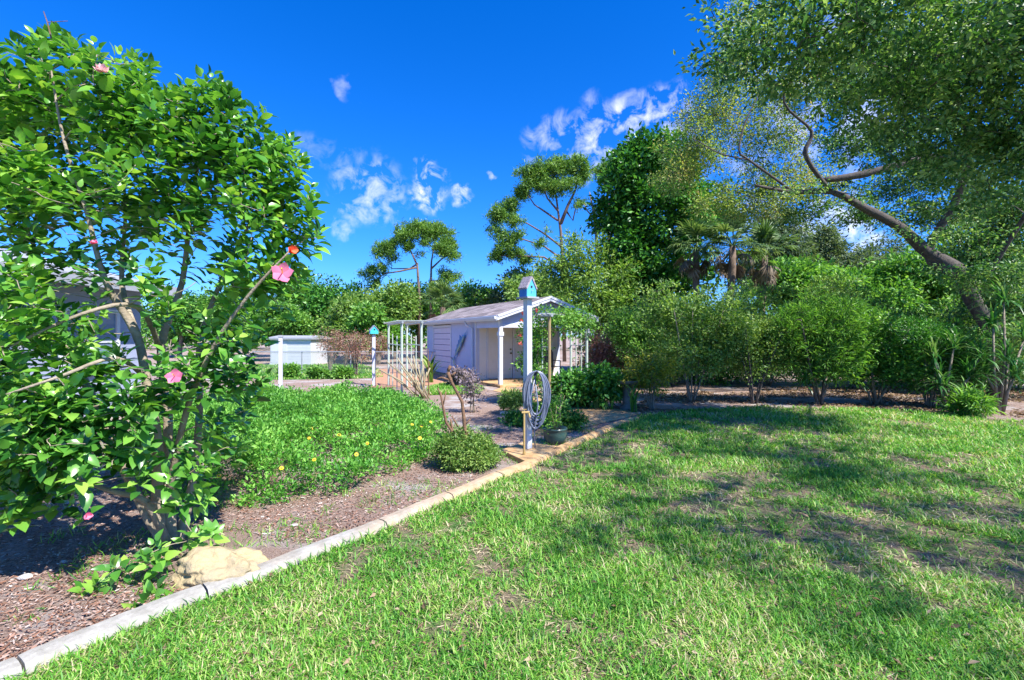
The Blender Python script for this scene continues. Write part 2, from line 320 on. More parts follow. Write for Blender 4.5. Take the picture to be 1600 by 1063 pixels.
def leaves(name, Pn, D, Nn, Ln, Wn, mat, parent=None, tpl='quad', smooth=False):
    tv, tf = T[tpl]; n = len(Pn); k = len(tv)
    D = unit(D); Nn = Nn - (Nn * D).sum(1, keepdims=True) * D; Nn = unit(Nn); X = np.cross(D, Nn)
    Ln = np.broadcast_to(np.asarray(Ln, float), (n,)); Wn = np.broadcast_to(np.asarray(Wn, float), (n,))
    V = (Pn[:, None] + X[:, None] * (tv[None, :, 0:1] * Wn[:, None, None]) + D[:, None] * (tv[None, :, 1:2] * Ln[:, None, None])
         + Nn[:, None] * (tv[None, :, 2:3] * Ln[:, None, None])).reshape(-1, 3)
    loop = np.concatenate([np.array(f) for f in tf]); tot = np.array([len(f) for f in tf]); off = np.arange(n) * k
    LI = (loop[None] + off[:, None]).ravel(); tots = np.tile(tot, n); st = np.concatenate([[0], np.cumsum(tots)[:-1]])
    me = bpy.data.meshes.new(name); me.vertices.add(len(V)); me.loops.add(len(LI)); me.polygons.add(len(tots))
    me.vertices.foreach_set('co', V.ravel().astype(np.float32)); me.loops.foreach_set('vertex_index', LI.astype(np.int32))
    me.polygons.foreach_set('loop_start', st.astype(np.int32)); me.polygons.foreach_set('loop_total', tots.astype(np.int32))
    if smooth: me.polygons.foreach_set('use_smooth', np.ones(len(tots), bool))
    me.update(calc_edges=True)
    return link(name, me, mat, parent)
def noise2(x, y, scale, seed=0, octaves=3):
    r = np.random.default_rng(seed); tot = np.zeros_like(x, float); amp = 1; s = 0
    for o_ in range(octaves):
        g = r.random((64, 64)); u = x / scale * 2 ** o_ + 1000; v = y / scale * 2 ** o_ + 1000
        i = np.floor(u).astype(int); j = np.floor(v).astype(int); a = u - i; b_ = v - j; a = a * a * (3 - 2 * a); b_ = b_ * b_ * (3 - 2 * b_)
        q = lambda ii, jj: g[ii % 64, jj % 64]
        tot += amp * ((q(i, j) * (1 - a) + q(i + 1, j) * a) * (1 - b_) + (q(i, j + 1) * (1 - a) + q(i + 1, j + 1) * a) * b_); s += amp; amp *= .5
    return tot / s
def inpoly(x, y, poly):
    c = np.zeros(len(x), bool); n = len(poly); j = n - 1
    for i in range(n):
        xi, yi = poly[i][:2]; xj, yj = poly[j][:2]
        m = ((yi > y) != (yj > y)) & (x < (xj - xi) * (y - yi) / (yj - yi + 1e-12) + xi); c ^= m; j = i
    return c

def grow(mb, nodes, targets, rk=.012, tip=.004, sides=5, wob=.12, up=.5, maxr=.8, hook=None):
    """connect every target to the nearest branch node with a curved tube; nodes = list of [Vector, radius]"""
    A = np.array([list(n[0]) for n in nodes]); R = [n[1] for n in nodes]
    tg = np.array([list(t) for t in targets])
    d0 = np.array([np.linalg.norm(A - t, axis=1).min() for t in tg])
    for idx in np.argsort(d0):
        t = tg[idx]; dd = np.linalg.norm(A - t, axis=1); cost = dd + up * np.maximum(0, A[:, 2] - t[2])
        j = int(np.argmin(cost)); a = Vector(A[j]); b_ = Vector(t); ln = (b_ - a).length
        if ln < 1e-3: continue
        r0 = min(R[j] * maxr, rk * (ln ** .7) + tip); k = 3
        pts = [a]; rr = [r0]
        for q in range(1, k + 1):
            u = q / k; p = a.lerp(b_, u)
            if q < k: p += Vector((random.uniform(-1, 1), random.uniform(-1, 1), random.uniform(-.6, 1))) * ln * wob
            pts.append(p); rr.append(r0 + (tip - r0) * u)
        mb.tube(pts, rr, sides)
        A = np.vstack([A, [list(p) for p in pts[1:]]]); R += rr[1:]
def ell_points(rng, ells, n, shell=.45, gapscale=None, seed=0):
    wts = np.array([e[1][0] * e[1][1] * e[1][2] for e in ells]) ** .75
    if len(ells[0]) > 2: wts = wts * np.array([e[2] for e in ells])
    ch = rng.choice(len(ells), n, p=wts / wts.sum())
    C = np.array([list(e[0]) for e in ells])[ch]; R = np.array([list(e[1]) for e in ells])[ch]
    u = unit(rng.normal(size=(n, 3))); r = rng.random(n) ** shell
    return C + u * r[:, None] * R, u
def leafcloud(name, rng, centres, outward, npc, cr, Ll, Ww, mat, parent, tpl='quad', flat=.7, droop=0, upn=.8, smooth=False):
    n = len(centres); cr = np.broadcast_to(np.asarray(cr, float), (n,))
    idx = np.repeat(np.arange(n), npc); m = len(idx)
    off = rng.normal(size=(m, 3)) * .55; off *= np.array([1, 1, flat]); Pn = centres[idx] + off * cr[idx][:, None]
    D = unit(off) * .8 + rng.normal(size=(m, 3)) * .5 + outward[idx] * .35; D[:, 2] -= droop
    Nn = rng.normal(size=(m, 3)) * .55 + np.array([0, 0, upn]) + outward[idx] * .3
    s = rng.uniform(.65, 1.25, m)
    return leaves(name, Pn, D, Nn, Ll * s, Ww * s, mat, parent, tpl, smooth)
def plant(name, label, cat, base, stems, ells, nc, npc, cr, Ll, Ww, lm, bm, group=None, seed=1, shell=.5, tpl='quad', flat=.7, droop=0, upn=.8,
          rk=.012, tip=.004, sides=5, woody='branches', smooth=False, wob=.12, cone=None, ngrow=1.0, up=.5, extra=None, kn=1.6, ks=1.3, bare=None):
    npc = int(npc * kn); Ll = Ll * ks; Ww = Ww * ks * 1.12
    rng = np.random.default_rng(seed); random.seed(seed)
    root = thing(name, base, label, cat, group)
    mb = MB(); nodes = []
    for st in stems:
        pts = [Vector(p[0]) for p in st]; rs = [p[1] for p in st]
        fine = []; fr = []
        for i in range(len(pts) - 1):          # catmull subdivision of the limb
            p0 = pts[max(i - 1, 0)]; p1 = pts[i]; p2 = pts[i + 1]; p3 = pts[min(i + 2, len(pts) - 1)]
            for q in range(4):
                u = q / 4
                fine.append(.5 * ((2 * p1) + (p2 - p0) * u + (2 * p0 - 5 * p1 + 4 * p2 - p3) * u * u + (3 * p1 - p0 - 3 * p2 + p3) * u ** 3)); fr.append((rs[i] + (rs[i + 1] - rs[i]) * u) * random.uniform(.93, 1.07))
        fine.append(pts[-1]); fr.append(rs[-1])
        mb.tube(fine, fr, 9 if rs[0] > .02 else 6)
        nodes += [[p, r] for p, r in zip(fine, fr)][3 if len(fine) > 6 else 0:]
    C, U = ell_points(rng, ells, nc, shell)
    if extra is not None:
        C = np.vstack([C, extra]); U = np.vstack([U, unit(rng.normal(size=(len(extra), 3)))])
    k = int(len(C) * ngrow)
    grow(mb, nodes, C[:k] if bare is None else np.vstack([C[:k], bare]), rk, tip, sides, wob, up)
    mb.build(woody, bm, root, smooth=True)
    if lm is not None: leafcloud('foliage', rng, C, U, npc, cr, Ll, Ww, lm, root, tpl, flat, droop, upn, smooth)
    return root, C, U, rng

# ---------------------------------------------------------------- ground, lawn, kerb, paths
def sheet(name, pts, z, mat, sub=0):
    mb = MB(); mb.add([(p[0], p[1], z) for p in pts], [tuple(range(len(pts)))]); o = mb.build(name, mat); return tag(o, kind='structure')
mb = MB(); S = 600
mb.add([(-S, -60, 0), (S, -60, 0), (S, 2 * S, 0), (-S, 2 * S, 0)], [(0, 1, 2, 3)]); tag(mb.build('ground', M['ground']), kind='structure')
def smooth_line(pts, n=6):
    o_ = []
    for i in range(len(pts) - 1):
        p0 = pts[max(i - 1, 0)]; p1 = pts[i]; p2 = pts[i + 1]; p3 = pts[min(i + 2, len(pts) - 1)]
        for q in range(n):
            u = q / n; o_.append(.5 * ((2 * p1) + (p2 - p0) * u + (2 * p0 - 5 * p1 + 4 * p2 - p3) * u * u + (3 * p1 - p0 - 3 * p2 + p3) * u ** 3))
    return o_ + [pts[-1]]
kz = .07
kerb_px = [(-330, 1160), (-150, 1100), (0, 1050), (80, 1016), (159, 984), (280, 936), (396, 895), (490, 858), (585, 822), (655, 792), (724, 765), (780, 741), (826, 724), (872, 702), (920, 682), (960, 664), (995, 653)]
kerb = smooth_line([G(x, y, kz * .6) * 1 for x, y in kerb_px]); kerb = [Vector((p.x, p.y, 0)) for p in kerb]
def sweep_kerb(line, joints, name):
    prof = [(-.064, 0), (-.062, .05), (-.05, .064), (.0, .063), (.038, .054), (.056, .03), (.068, 0)]   # + side faces the lawn
    mb = MB(); seg = []; segs = []
    for i, p in enumerate(line):
        seg.append(i)
        if i in joints: segs.append(seg); seg = [i]
    segs.append(seg)
    for sg in segs:
        if len(sg) < 2: continue
        vs = []; n = len(prof)
        for q, i in enumerate(sg):
            t = (line[min(i + 1, len(line) - 1)] - line[max(i - 1, 0)]).normalized(); nrm = Vector((t.y, -t.x, 0)); p = line[i].copy()
            if q == 0: p += t * .006
            if q == len(sg) - 1: p -= t * .006
            jz = random.uniform(-.002, .002)
            vs += [p + nrm * a + Vector((0, 0, b_ + (jz if b_ > 0 else 0))) for a, b_ in prof]
        fs = [(i * n + k, i * n + k + 1, (i + 1) * n + k + 1, (i + 1) * n + k) for i in range(len(sg) - 1) for k in range(n - 1)]
        fs += [tuple(range(n)), tuple(range((len(sg) - 1) * n, len(sg) * n))[::-1]]
        mb.add(vs, fs)
    return tag(mb.build(name, M['kerb'], smooth=False), kind='structure')
sweep_kerb(kerb, {14, 32, 49, 58, 66, 75, 84}, 'kerb')
bed_px = [(995, 653), (1040, 646), (1090, 641), (1174, 637), (1260, 638), (1350, 640), (1450, 646), (1540, 655), (1680, 664), (1900, 664)]
bed = smooth_line([G(x, y) for x, y in bed_px], 5)
lawn_poly = [Vector((-3.6, -8, 0))] + [p + Vector((.04, -.03, 0)) for p in kerb] + bed + [Vector((30, 10, 0)), Vector((30, -8, 0))]
# subdivided lawn not needed: one sheet with bump
sheet('lawn', lawn_poly, .008, M['lawn'])
sheet('back_lawn', [G(*p) for p in [(300, 590), (440, 594), (560, 592), (600, 590), (590, 576), (560, 569), (470, 570), (380, 570), (250, 572)]], .006, M['lawn2'])
sheet('side_lawn', [G(*p) for p in [(676, 616), (745, 614), (752, 607), (735, 600), (690, 601), (672, 606)]], .006, M['lawn2'])
sheet('paving', [G(*p) for p in [(578, 604), (640, 606), (706, 598), (716, 590), (704, 582), (660, 578), (588, 577)]], .010, M['paver'])
path_pts = smooth_line([G(*p) for p in [(882, 680), (915, 668), (985, 653)]], 4)
sheet('path', path_pts[::1] + [G(*p) for p in [(985, 644), (930, 634), (885, 624), (850, 616), (815, 610), (745, 613), (640, 622), (640, 616), (735, 607), (830, 603), (880, 607), (930, 618), (1000, 634), (1010, 640)]][:0]
      + [G(*p) for p in [(1000, 646), (950, 637), (895, 624), (845, 613), (800, 608), (790, 604), (770, 611), (820, 622), (850, 636), (868, 652), (850, 668)]], .011, M['rust'])
# concrete pad under the hose post
mb = MB(); pad = [G(783, 703, .06), G(817, 691, .06), G(870, 697, .06), G(824, 722, .06)]
pad = [Vector((p.x, p.y, .0)) for p in pad]; mb.prism(pad[::-1] if (pad[1] - pad[0]).cross(pad[2] - pad[1]).z < 0 else pad, (0, 0, .062))
tag(mb.build('concrete_pad', M['rust'], bevel=.008), kind='structure')

# ---------------------------------------------------------------- grass
kx = np.array([p.x for p in kerb]); ky = np.array([p.y for p in kerb])
def kerb_dist(x, y):
    d = np.full(len(x), 1e9)
    for i in range(len(kx) - 1):
        ax, ay, bx_, by = kx[i], ky[i], kx[i + 1], ky[i + 1]; vx, vy = bx_ - ax, by - ay; l2 = vx * vx + vy * vy
        t_ = np.clip(((x - ax) * vx + (y - ay) * vy) / l2, 0, 1); d = np.minimum(d, np.hypot(x - ax - t_ * vx, y - ay - t_ * vy))
    return d
def grass(name, n, y0, y1, poly, seed, mask=True, wid=.0072, ln=.064, label=None, xlim=None, pw=-.5):
    rng = np.random.default_rng(seed); u = rng.random(n); e = pw + 1
    y = (y0 ** e + u * (y1 ** e - y0 ** e)) ** (1 / e)
    x = (rng.random(n) * 2 - 1) * (1.16 * y + .8) if xlim is None else rng.uniform(xlim[0], xlim[1], n)
    k = inpoly(x, y, poly); x, y = x[k], y[k]
    if mask:
        nv = noise2(x, y, .9, 5, 4) * .6 + noise2(x, y, .22, 9, 2) * .4
        # worn brown band that runs diagonally across the lawn
        t_ = np.exp(-(((x - 1.5) * .7 - (y - 5.0) * -.5) / 1.1) ** 2) * np.clip(y / 2.5 - .5, 0, 1) * np.clip((9.5 - y) / 2, 0, 1)
        lim = .345 + .20 * t_
        keep = rng.random(len(x)) < np.clip((nv - lim) / .10, .10, 1)
        kd = kerb_dist(x, y); keep &= (kd > .062)
        x, y = x[keep], y[keep]
    n = len(x); s = np.clip((y / 3.2), .8, 8); az = rng.random(n) * 2 * PI; tilt = rng.uniform(.45, 1.5, n)
    D = np.stack([np.cos(az) * np.sin(tilt), np.sin(az) * np.sin(tilt), np.cos(tilt)], 1)
    Nn = np.stack([-np.cos(az) * np.cos(tilt), -np.sin(az) * np.cos(tilt), np.sin(tilt)], 1) + rng.normal(size=(n, 3)) * .25
    Pn = np.stack([x, y, np.full(n, .006)], 1); h = rng.uniform(.6, 1.35, n) * (.8 + .5 * noise2(x, y, .5, 3, 2))
    return leaves(name, Pn, D, Nn, ln * h * s ** .25, wid * s ** .75 * rng.uniform(.7, 1.2, n), M['grass'], None, 'blade')
LP = [(p.x, p.y) for p in lawn_poly]
tag(grass('grass', 680000, 1.5, 20, LP, 11), 'short coarse green lawn grass with worn brown patches', 'grass', kind='stuff')
bl = [tuple(G(*p))[:2] for p in [(300, 590), (440, 594), (560, 592), (600, 590), (590, 576), (560, 569), (470, 570), (380, 570), (250, 572)]]
tag(grass('back_grass', 60000, 17, 28, bl, 12, False, label=1), 'bright green grass strip behind the flower bed by the white shed', 'grass', kind='stuff')
sl = [tuple(G(*p))[:2] for p in [(672, 618), (748, 616), (756, 607), (735, 600), (690, 601), (668, 606)]]
tag(grass('side_grass', 30000, 12.5, 17, sl, 13, False, xlim=(-3.2, -.5)), 'small green grass patch in front of the garden building', 'grass', kind='stuff')
# weeds and sprouting grass in the mulch bed
rng = np.random.default_rng(21)
n = 42000; y = rng.uniform(2.2, 9, n); x = rng.uniform(-6.5, 1.5, n)
kk = ~inpoly(x, y, LP) & (noise2(x, y, .55, 31, 3) > .52) & (rng.random(n) < .8); x, y = x[kk], y[kk]; n = len(x)
kd = kerb_dist(x, y); kk = kd > .07; x, y = x[kk], y[kk]; n = len(x)
az = rng.random(n) * 2 * PI; tl = rng.uniform(.3, 1.3, n)
D = np.stack([np.cos(az) * np.sin(tl), np.sin(az) * np.sin(tl), np.cos(tl)], 1)
tag(leaves('weeds', np.stack([x, y, x * 0 + .004], 1), D, rng.normal(size=(n, 3)) + [0, 0, .5], rng.uniform(.03, .09, n), rng.uniform(.004, .008, n), M['grass'], None, 'blade'),
    'sparse grass weeds sprouting in the mulch bed', 'weeds', kind='stuff')
# bark mulch
n = 90000; y = 1.8 + rng.random(n) ** 1.5 * 8.5; x = rng.uniform(-1.15, .35, n) * y - .2
kk = ~inpoly(x, y, LP) & (kerb_dist(x, y) > .09) & (noise2(x, y, 1.1, 41, 3) > .40); x, y = x[kk], y[kk]; n = len(x)
az = rng.random(n) * 2 * PI; D = np.stack([np.cos(az), np.sin(az), rng.normal(0, .2, n)], 1)
tag(leaves('bark_mulch', np.stack([x, y, rng.uniform(.004, .018, n)], 1), D, rng.normal(size=(n, 3)) * .3 + [0, 0, 1], rng.uniform(.010, .038, n) , rng.uniform(.004, .011, n), M['chips'], None, 'chip'),
    'reddish brown bark mulch covering the planting bed', 'mulch', kind='stuff')
# leaf litter below the hedge
n = 26000; y = rng.uniform(9.2, 15, n); x = rng.uniform(2.5, 17, n)
kk = ~inpoly(x, y, LP) & (noise2(x, y, 1.2, 77, 3) > .42); x, y = x[kk], y[kk]; n = len(x); az = rng.random(n) * 2 * PI; D = np.stack([np.cos(az), np.sin(az), rng.normal(0, .3, n)], 1)
tag(leaves('leaf_litter', np.stack([x, y, rng.uniform(.004, .03, n)], 1), D, rng.normal(size=(n, 3)) * .5 + [0, 0, 1], rng.uniform(.05, .11, n), rng.uniform(.03, .05, n), M['fallen'], None, 'quad'),
    'dry brown leaf litter on the ground under the hedge shrubs', 'leaf litter', kind='stuff')
n = 65000; y = (1.5 ** .5 + rng.random(n) * (14 ** .5 - 1.5 ** .5)) ** 2; x = rng.uniform(-1, 1.2, n) * y; kk = inpoly(x, y, LP); x, y = x[kk], y[kk]
kk = kerb_dist(x, y) > .07; x, y = x[kk], y[kk]; n = len(x)
az = rng.random(n) * 2 * PI; D = np.stack([np.cos(az), np.sin(az), rng.normal(.12, .2, n)], 1); sz_ = (y / 3.2).clip(.8, 4) ** .6
tag(leaves('dry_thatch', np.stack([x, y, rng.uniform(.008, .018, n)], 1), D, rng.normal(size=(n, 3)) * .4 + [0, 0, 1], rng.uniform(.03, .08, n) * sz_, rng.uniform(.003, .006, n) * sz_, M['thatch'], None, 'blade'),
    'dry straw coloured thatch lying between the green lawn blades', 'thatch', kind='stuff')
n = 1400; y = 1.9 + rng.random(n) ** 1.4 * 10; x = rng.uniform(-.6, 1.1, n) * y; kk = inpoly(x, y, LP); x, y = x[kk], y[kk]; n = len(x)
az = rng.random(n) * 2 * PI; D = np.stack([np.cos(az), np.sin(az), rng.normal(0, .35, n)], 1)
tag(leaves('fallen_leaves', np.stack([x, y, rng.uniform(.015, .045, n)], 1), D, rng.normal(size=(n, 3)) * .5 + [0, 0, 1], rng.uniform(.025, .06, n), rng.uniform(.012, .026, n), M['fallen'], None, 'quad'),
    'dry tan and orange leaves scattered on the lawn', 'fallen leaves', kind='stuff')

# ---------------------------------------------------------------- stones
def stone(name, c, r, seed, mat, label, cat='stone', group=None, n=5):
    import bmesh
    bm = bmesh.new(); bmesh.ops.create_icosphere(bm, subdivisions=n, radius=1); rg = np.random.default_rng(seed); off = rg.random(3) * 50
    from mathutils import noise as mn
    for v in bm.verts:
        p = v.co.copy(); d = mn.noise(p * 1.1 + Vector(off)) * .45 + mn.noise(p * 3.1 + Vector(off)) * .16 + mn.noise(p * 8 + Vector(off)) * .07 + abs(mn.noise(p * 3 + Vector(off) * 2)) * -.12
        q = p * (1 + d); v.co = Vector((q.x * r[0], q.y * r[1], max(q.z * r[2], -r[2] * .25)))
    me = bpy.data.meshes.new(name); bm.to_mesh(me); bm.free()
    me.polygons.foreach_set('use_smooth', [n > 2] * len(me.polygons)); o = link(name, me, mat); o.location = c; return tag(o, label, cat, group)
b = G(318, 925); stone('boulder', (b.x - .02, b.y + .20, .03), (.30, .20, .15), 4, M['rock'], 'yellow limestone boulder beside the kerb under the hibiscus')
for i, (px, py, s, lb) in enumerate([(182, 882, .035, 'small pale stone on the mulch left of the hibiscus trunk'), (40, 905, .04, 'flat white stone at the left edge of the mulch bed'),
        (460, 823, .03, 'white pebble on the bare mulch near the kerb'), (100, 880, .025, 'tiny white stone between two larger ones on the mulch'),
        (788, 648, .09, 'pale rock in the bed behind the pruned shrub'), (800, 655, .06, 'small grey rock left of the white birdhouse post'), (868, 516, .0, '')]):
    if s: p = G(px, py); stone('stone', (p.x, p.y, s * .3), (s, s * .8, s * .5), 30 + i, M['rockw'], lb, group='pale stones in the planting bed', n=2)

# ---------------------------------------------------------------- hibiscus tree in the foreground
HYd = 3.75
def hp(px, py, dy=0): return P(px, py, HYd + dy)
stems = [
 [(hp(258, 860), 0.0542), (hp(246, 790, .0), 0.0433), (hp(246, 690, -.05), 0.0347), (hp(228, 590, -.1), 0.0303), (hp(212, 520, -.12), 0.0289), (hp(165, 440, -.2), 0.0202), (hp(135, 330, -.25), 0.0144), (hp(100, 220, -.3), 0.0101), (hp(80, 110, -.3), 0.0050)],
 [(hp(268, 860), 0.0542), (hp(262, 760, .1), 0.0397), (hp(262, 640, .15), 0.0333), (hp(252, 540, .2), 0.0303), (hp(285, 440, .25), 0.0217), (hp(300, 310, .3), 0.0144), (hp(325, 190, .3), 0.0065)],
 [(hp(275, 860, .03), 0.0433), (hp(300, 760, .2), 0.0303), (hp(312, 640, .25), 0.0260), (hp(312, 540, .25), 0.0231), (hp(345, 440, .2), 0.0173), (hp(395, 340, .2), 0.0108), (hp(440, 260, .2), 0.0050)],
 [(hp(258, 850), 0.0433), (hp(222, 790, -.0), 0.0361), (hp(165, 670, .1), 0.0333), (hp(118, 570, .2), 0.0318), (hp(60, 500, .2), 0.0231), (hp(-40, 430, .2), 0.0144)],
 [(hp(262, 850, -.05), 0.0325), (hp(228, 785, -.2), 0.0245), (hp(175, 768, -.35), 0.0173), (hp(110, 745, -.45), 0.0101), (hp(40, 720, -.5), 0.0050)],
 [(hp(262, 780, .1), 0.0289), (hp(292, 640, -.1), 0.0217), (hp(335, 540, -.2), 0.0159), (hp(390, 460, -.25), 0.0108), (hp(455, 390, -.25), 0.0050)],
 [(hp(214, 522, -.12), 0.0245), (hp(190, 440, .1), 0.0173), (hp(196, 320, .2), 0.0116), (hp(180, 210, .2), 0.0072), (hp(150, 120, .2), 0.0044)],
 [(hp(120, 572, .2), 0.0260), (hp(70, 430, .4), 0.0173), (hp(20, 300, .5), 0.0108), (hp(-20, 180, .5), 0.0058)],
 [(hp(250, 545, .2), 0.0217), (hp(215, 480, -.3), 0.0173), (hp(130, 490, -.6), 0.0116), (hp(20, 540, -.8), 0.0065)],
 [(hp(228, 590, -.1), 0.0217), (hp(180, 560, -.5), 0.0144), (hp(90, 590, -.8), 0.0094), (hp(0, 620, -.9), 0.0058)],
 [(hp(312, 560, .25), 0.0159), (hp(350, 560, .1), 0.0094), (hp(395, 590, 0), 0.0050)],
]
ells = []
for (px, py, dy, rx, ry, rz, wt) in [(60, 150, 0, .50, .7, .42, 1.5), (-120, 200, 0, .8, .8, .8, 1), (200, 180, 0, .42, .6, .40, 1.5), (325, 215, 0, .35, .5, .40, 1.6), (420, 310, 0, .26, .45, .38, 1.5),
        (395, 245, 0, .22, .35, .18, 1.2), (445, 345, 0, .17, .3, .35, 1.3), (250, 300, 0, .75, .8, .45, 1.1), (60, 330, -.1, .6, .9, .6, 1), (370, 410, 0, .42, .5, .34, 1.0), (-150, 550, -.2, .8, .8, .9, .8),
        (60, 520, -.5, .5, .5, .55, 1.5), (70, 660, -.7, .36, .35, .35, 2.2), (-60, 700, -.5, .5, .5, .5, 1.5), (200, 440, -.4, .4, .4, .3, .5), (330, 560, -.1, .36, .4, .3, 1.0), (355, 650, .1, .24, .3, .25, 1.0), (435, 425, 0, .17, .3, .22, 1.6), (400, 500, 0, .22, .3, .18, 1.2), (370, 590, 0, .15, .3, .18, .8), (130, 690, -.6, .34, .3, .3, 1.6), (240, 640, -.5, .35, .2, .3, 1.0), (20, 770, -.6, .28, .3, .22, 1.2), (150, 590, -.5, .4, .3, .3, 1.2), (300, 720, -.3, .2, .2, .2, .6)]:
    ells.append((hp(px, py, dy), (rx, ry, rz), wt))
extra = []
for (px, py) in [(30, 78), (60, 50), (92, 52), (118, 70), (150, 95), (185, 118), (215, 92), (228, 125), (262, 140), (285, 128), (312, 140), (338, 118), (362, 150), (385, 185), (402, 178), (425, 205), (450, 212), (462, 240), (440, 235), (478, 285), (488, 310), (492, 350), (480, 365), (470, 420)]:
    for q_ in range(2): extra.append(list(hp(px + random.uniform(-4, 4), py + random.uniform(0, 26), random.uniform(-.3, .4))))
for (px, py, dy) in [(75, 60, 0), (48, 72, 0), (105, 75, .1), (130, 90, 0), (205, 100, .1), (325, 128, 0), (295, 150, 0), (345, 150, 0), (350, 165, 0), (400, 200, 0), (408, 215, .1), (455, 228, 0), (478, 318, 0), (470, 260, 0), (482, 335, .1), (465, 375, 0), (458, 400, 0), (445, 470, 0), (410, 520, 0),
        (395, 590, 0), (400, 610, 0), (385, 640, 0), (370, 700, 0), (330, 740, -.2), (318, 780, -.2), (330, 835, -.35), (305, 840, -.4), (285, 790, -.3), (245, 860, -.6), (235, 880, -.65), (180, 890, -.7), (140, 925, -.7), (150, 935, -.75), (235, 935, -.85), (210, 965, -.9), (225, 950, -.85), (115, 790, -.7), (100, 770, -.6), (300, 700, -.3), (230, 720, -.4), (215, 745, -.5)]:
    extra.append(list(hp(px, py, dy)))
root, C, U, rng = plant('hibiscus_tree', 'large leafy hibiscus tree with pink blooms and several pale stems, in front at left', 'hibiscus', (hp(262, 850).x, HYd, 0), stems, ells, 1260, 1, .1, .1, .06, None, M['hbark'],
    seed=3, shell=.5, rk=.011, tip=.003, sides=5, wob=.08, woody='stems', extra=np.array(extra), up=.9)
# rosettes of leaves round each shoot; the heart of the tree in front of the stems is open
heart = (C[:, 1] < HYd + .15) & (C[:, 0] > hp(120, 0).x) & (C[:, 0] < hp(375, 0).x) & (C[:, 2] > hp(0, 690).z) & (C[:, 2] < hp(0, 330).z)
keep = ~heart | (rng.random(len(C)) < .72); C = C[keep]
n = len(C); npc = 14; idx = np.repeat(np.arange(n), npc); m = len(idx); cen = np.array(hp(200, 560))
ax = unit((C - cen) * [1, 1, .8] * .55 + np.array([0, 0, 1.1]) + rng.normal(size=(n, 3)) * .4)
k = np.tile(np.arange(npc), n); a = k * 2.4 + np.repeat(rng.random(n) * 6, npc)
t1 = unit(np.cross(ax, rng.normal(size=(n, 3)))); t2 = np.cross(ax, t1)
rad = t1[idx] * np.cos(a)[:, None] + t2[idx] * np.sin(a)[:, None]
along = (k / npc)
Pn = C[idx] + ax[idx] * (along * .20 - .12)[:, None] + rad * .012
D = rad * (1.05 - .55 * along)[:, None] + ax[idx] * (.1 + .8 * along)[:, None] + rng.normal(size=(m, 3)) * .22 - np.array([0, 0, .06])
Nn = ax[idx] * 1.0 - rad * .2 + rng.normal(size=(m, 3)) * .35 + np.array([0, 0, .3])
ls = .113 * rng.uniform(.6, 1.25, m) * (1.05 - .45 * along); Pn = Pn + unit(D) * .012
leaves('foliage', Pn, D, Nn, ls, ls * rng.uniform(.48, .64, m), M['hib'], root, 'hib', True)
def bloom(px, py, dy, s, mat, seed, face=(.35, -.85, .1), folded=False, lab=None):
    rg = np.random.default_rng(seed); c = np.array(hp(px, py, dy)); f = np.array(face) / np.linalg.norm(face)
    t1 = np.cross(f, [0, 0, 1.]); t1 /= np.linalg.norm(t1); t2 = np.cross(t1, f); nn = 10 if folded else 5
    a = np.arange(nn) * 2 * PI / nn + rg.random()
    D = (t1[None] * np.cos(a)[:, None] + t2[None] * np.sin(a)[:, None]) + f * (.9 if folded else .35) + rg.normal(size=(nn, 3)) * (.25 if folded else .1)
    o = leaves('flower', np.repeat(c[None], nn, 0), D, np.repeat(-f[None], nn, 0) + rg.normal(size=(nn, 3)) * .1, s, s * .95, mat, root, 'hib', True)
    if lab: o['label'] = lab
    if not folded:
        q = MB(); q.tube([c, c + f * s * .9 + t2 * s * .2], s * .05, 5); q.build('stamen', M['yelp'], o)
bloom(441, 427, -.35, .085, M['pinkp'], 1, lab='large pink bloom at the right side'); bloom(273, 588, -.75, .055, M['pinkp'], 2, lab='pink bloom among lower leaves')
bloom(455, 392, -.3, .05, M['coralp'], 3, (.9, -.3, .2), True, 'coral red half open bud'); bloom(160, 112, -.5, .055, M['palep'], 4, (.3, -.6, .6), True, 'faded pale bloom near the top')
bloom(148, 381, -.6, .03, M['pinkp'], 5, (0, -.5, .8), True, 'small pink bud'); bloom(137, 806, -.9, .03, M['pinkp'], 6, (.8, -.5, .3), True, 'pink bud low on the left')
mb = MB(); q = [hp(80, 60, -.2), hp(74, 35, -.2), hp(68, 18, -.2)]; mb.tube(q, [.006, .004, .003], 5); mb.tube([q[1], hp(106, 33, -.2)], [.003, .002], 4); mb.build('dead_twig', M['cut'], root)

# ---------------------------------------------------------------- ground cover with yellow flowers
gp = [G(225, 780), G(330, 800), G(400, 792), G(500, 782), G(560, 770), G(610, 748), G(668, 716), G(700, 688), (G(700, 650, .3)), G(690, 634, .35), G(640, 617, .35), G(540, 610, .35), G(430, 611, .35), G(320, 618, .35), G(230, 640, .3), G(190, 700, .2)]
gpl = [(p[0], p[1]) for p in gp]
def poly_edge(x, y, poly):
    d = np.full(len(x), 1e9)
    for i in range(len(poly)):
        ax, ay = poly[i]; bx_, by = poly[(i + 1) % len(poly)]; vx, vy = bx_ - ax, by - ay; l2 = vx * vx + vy * vy + 1e-9
        t_ = np.clip(((x - ax) * vx + (y - ay) * vy) / l2, 0, 1); d = np.minimum(d, np.hypot(x - ax - t_ * vx, y - ay - t_ * vy))
    return d
rng = np.random.default_rng(51)
gc = thing('ground_cover_plant', (-2.9, 7.5, 0), 'broad low mound of bright green ground cover dotted with yellow flowers', 'ground cover')
n = 9000; x = rng.uniform(-7, 0, n); y = 4.5 + rng.random(n) * 8; kk = inpoly(x, y, gpl); x, y = x[kk], y[kk]; n = len(x)
kk = noise2(x, y, .45, 66, 3) > .30; x, y = x[kk], y[kk]; n = len(x)
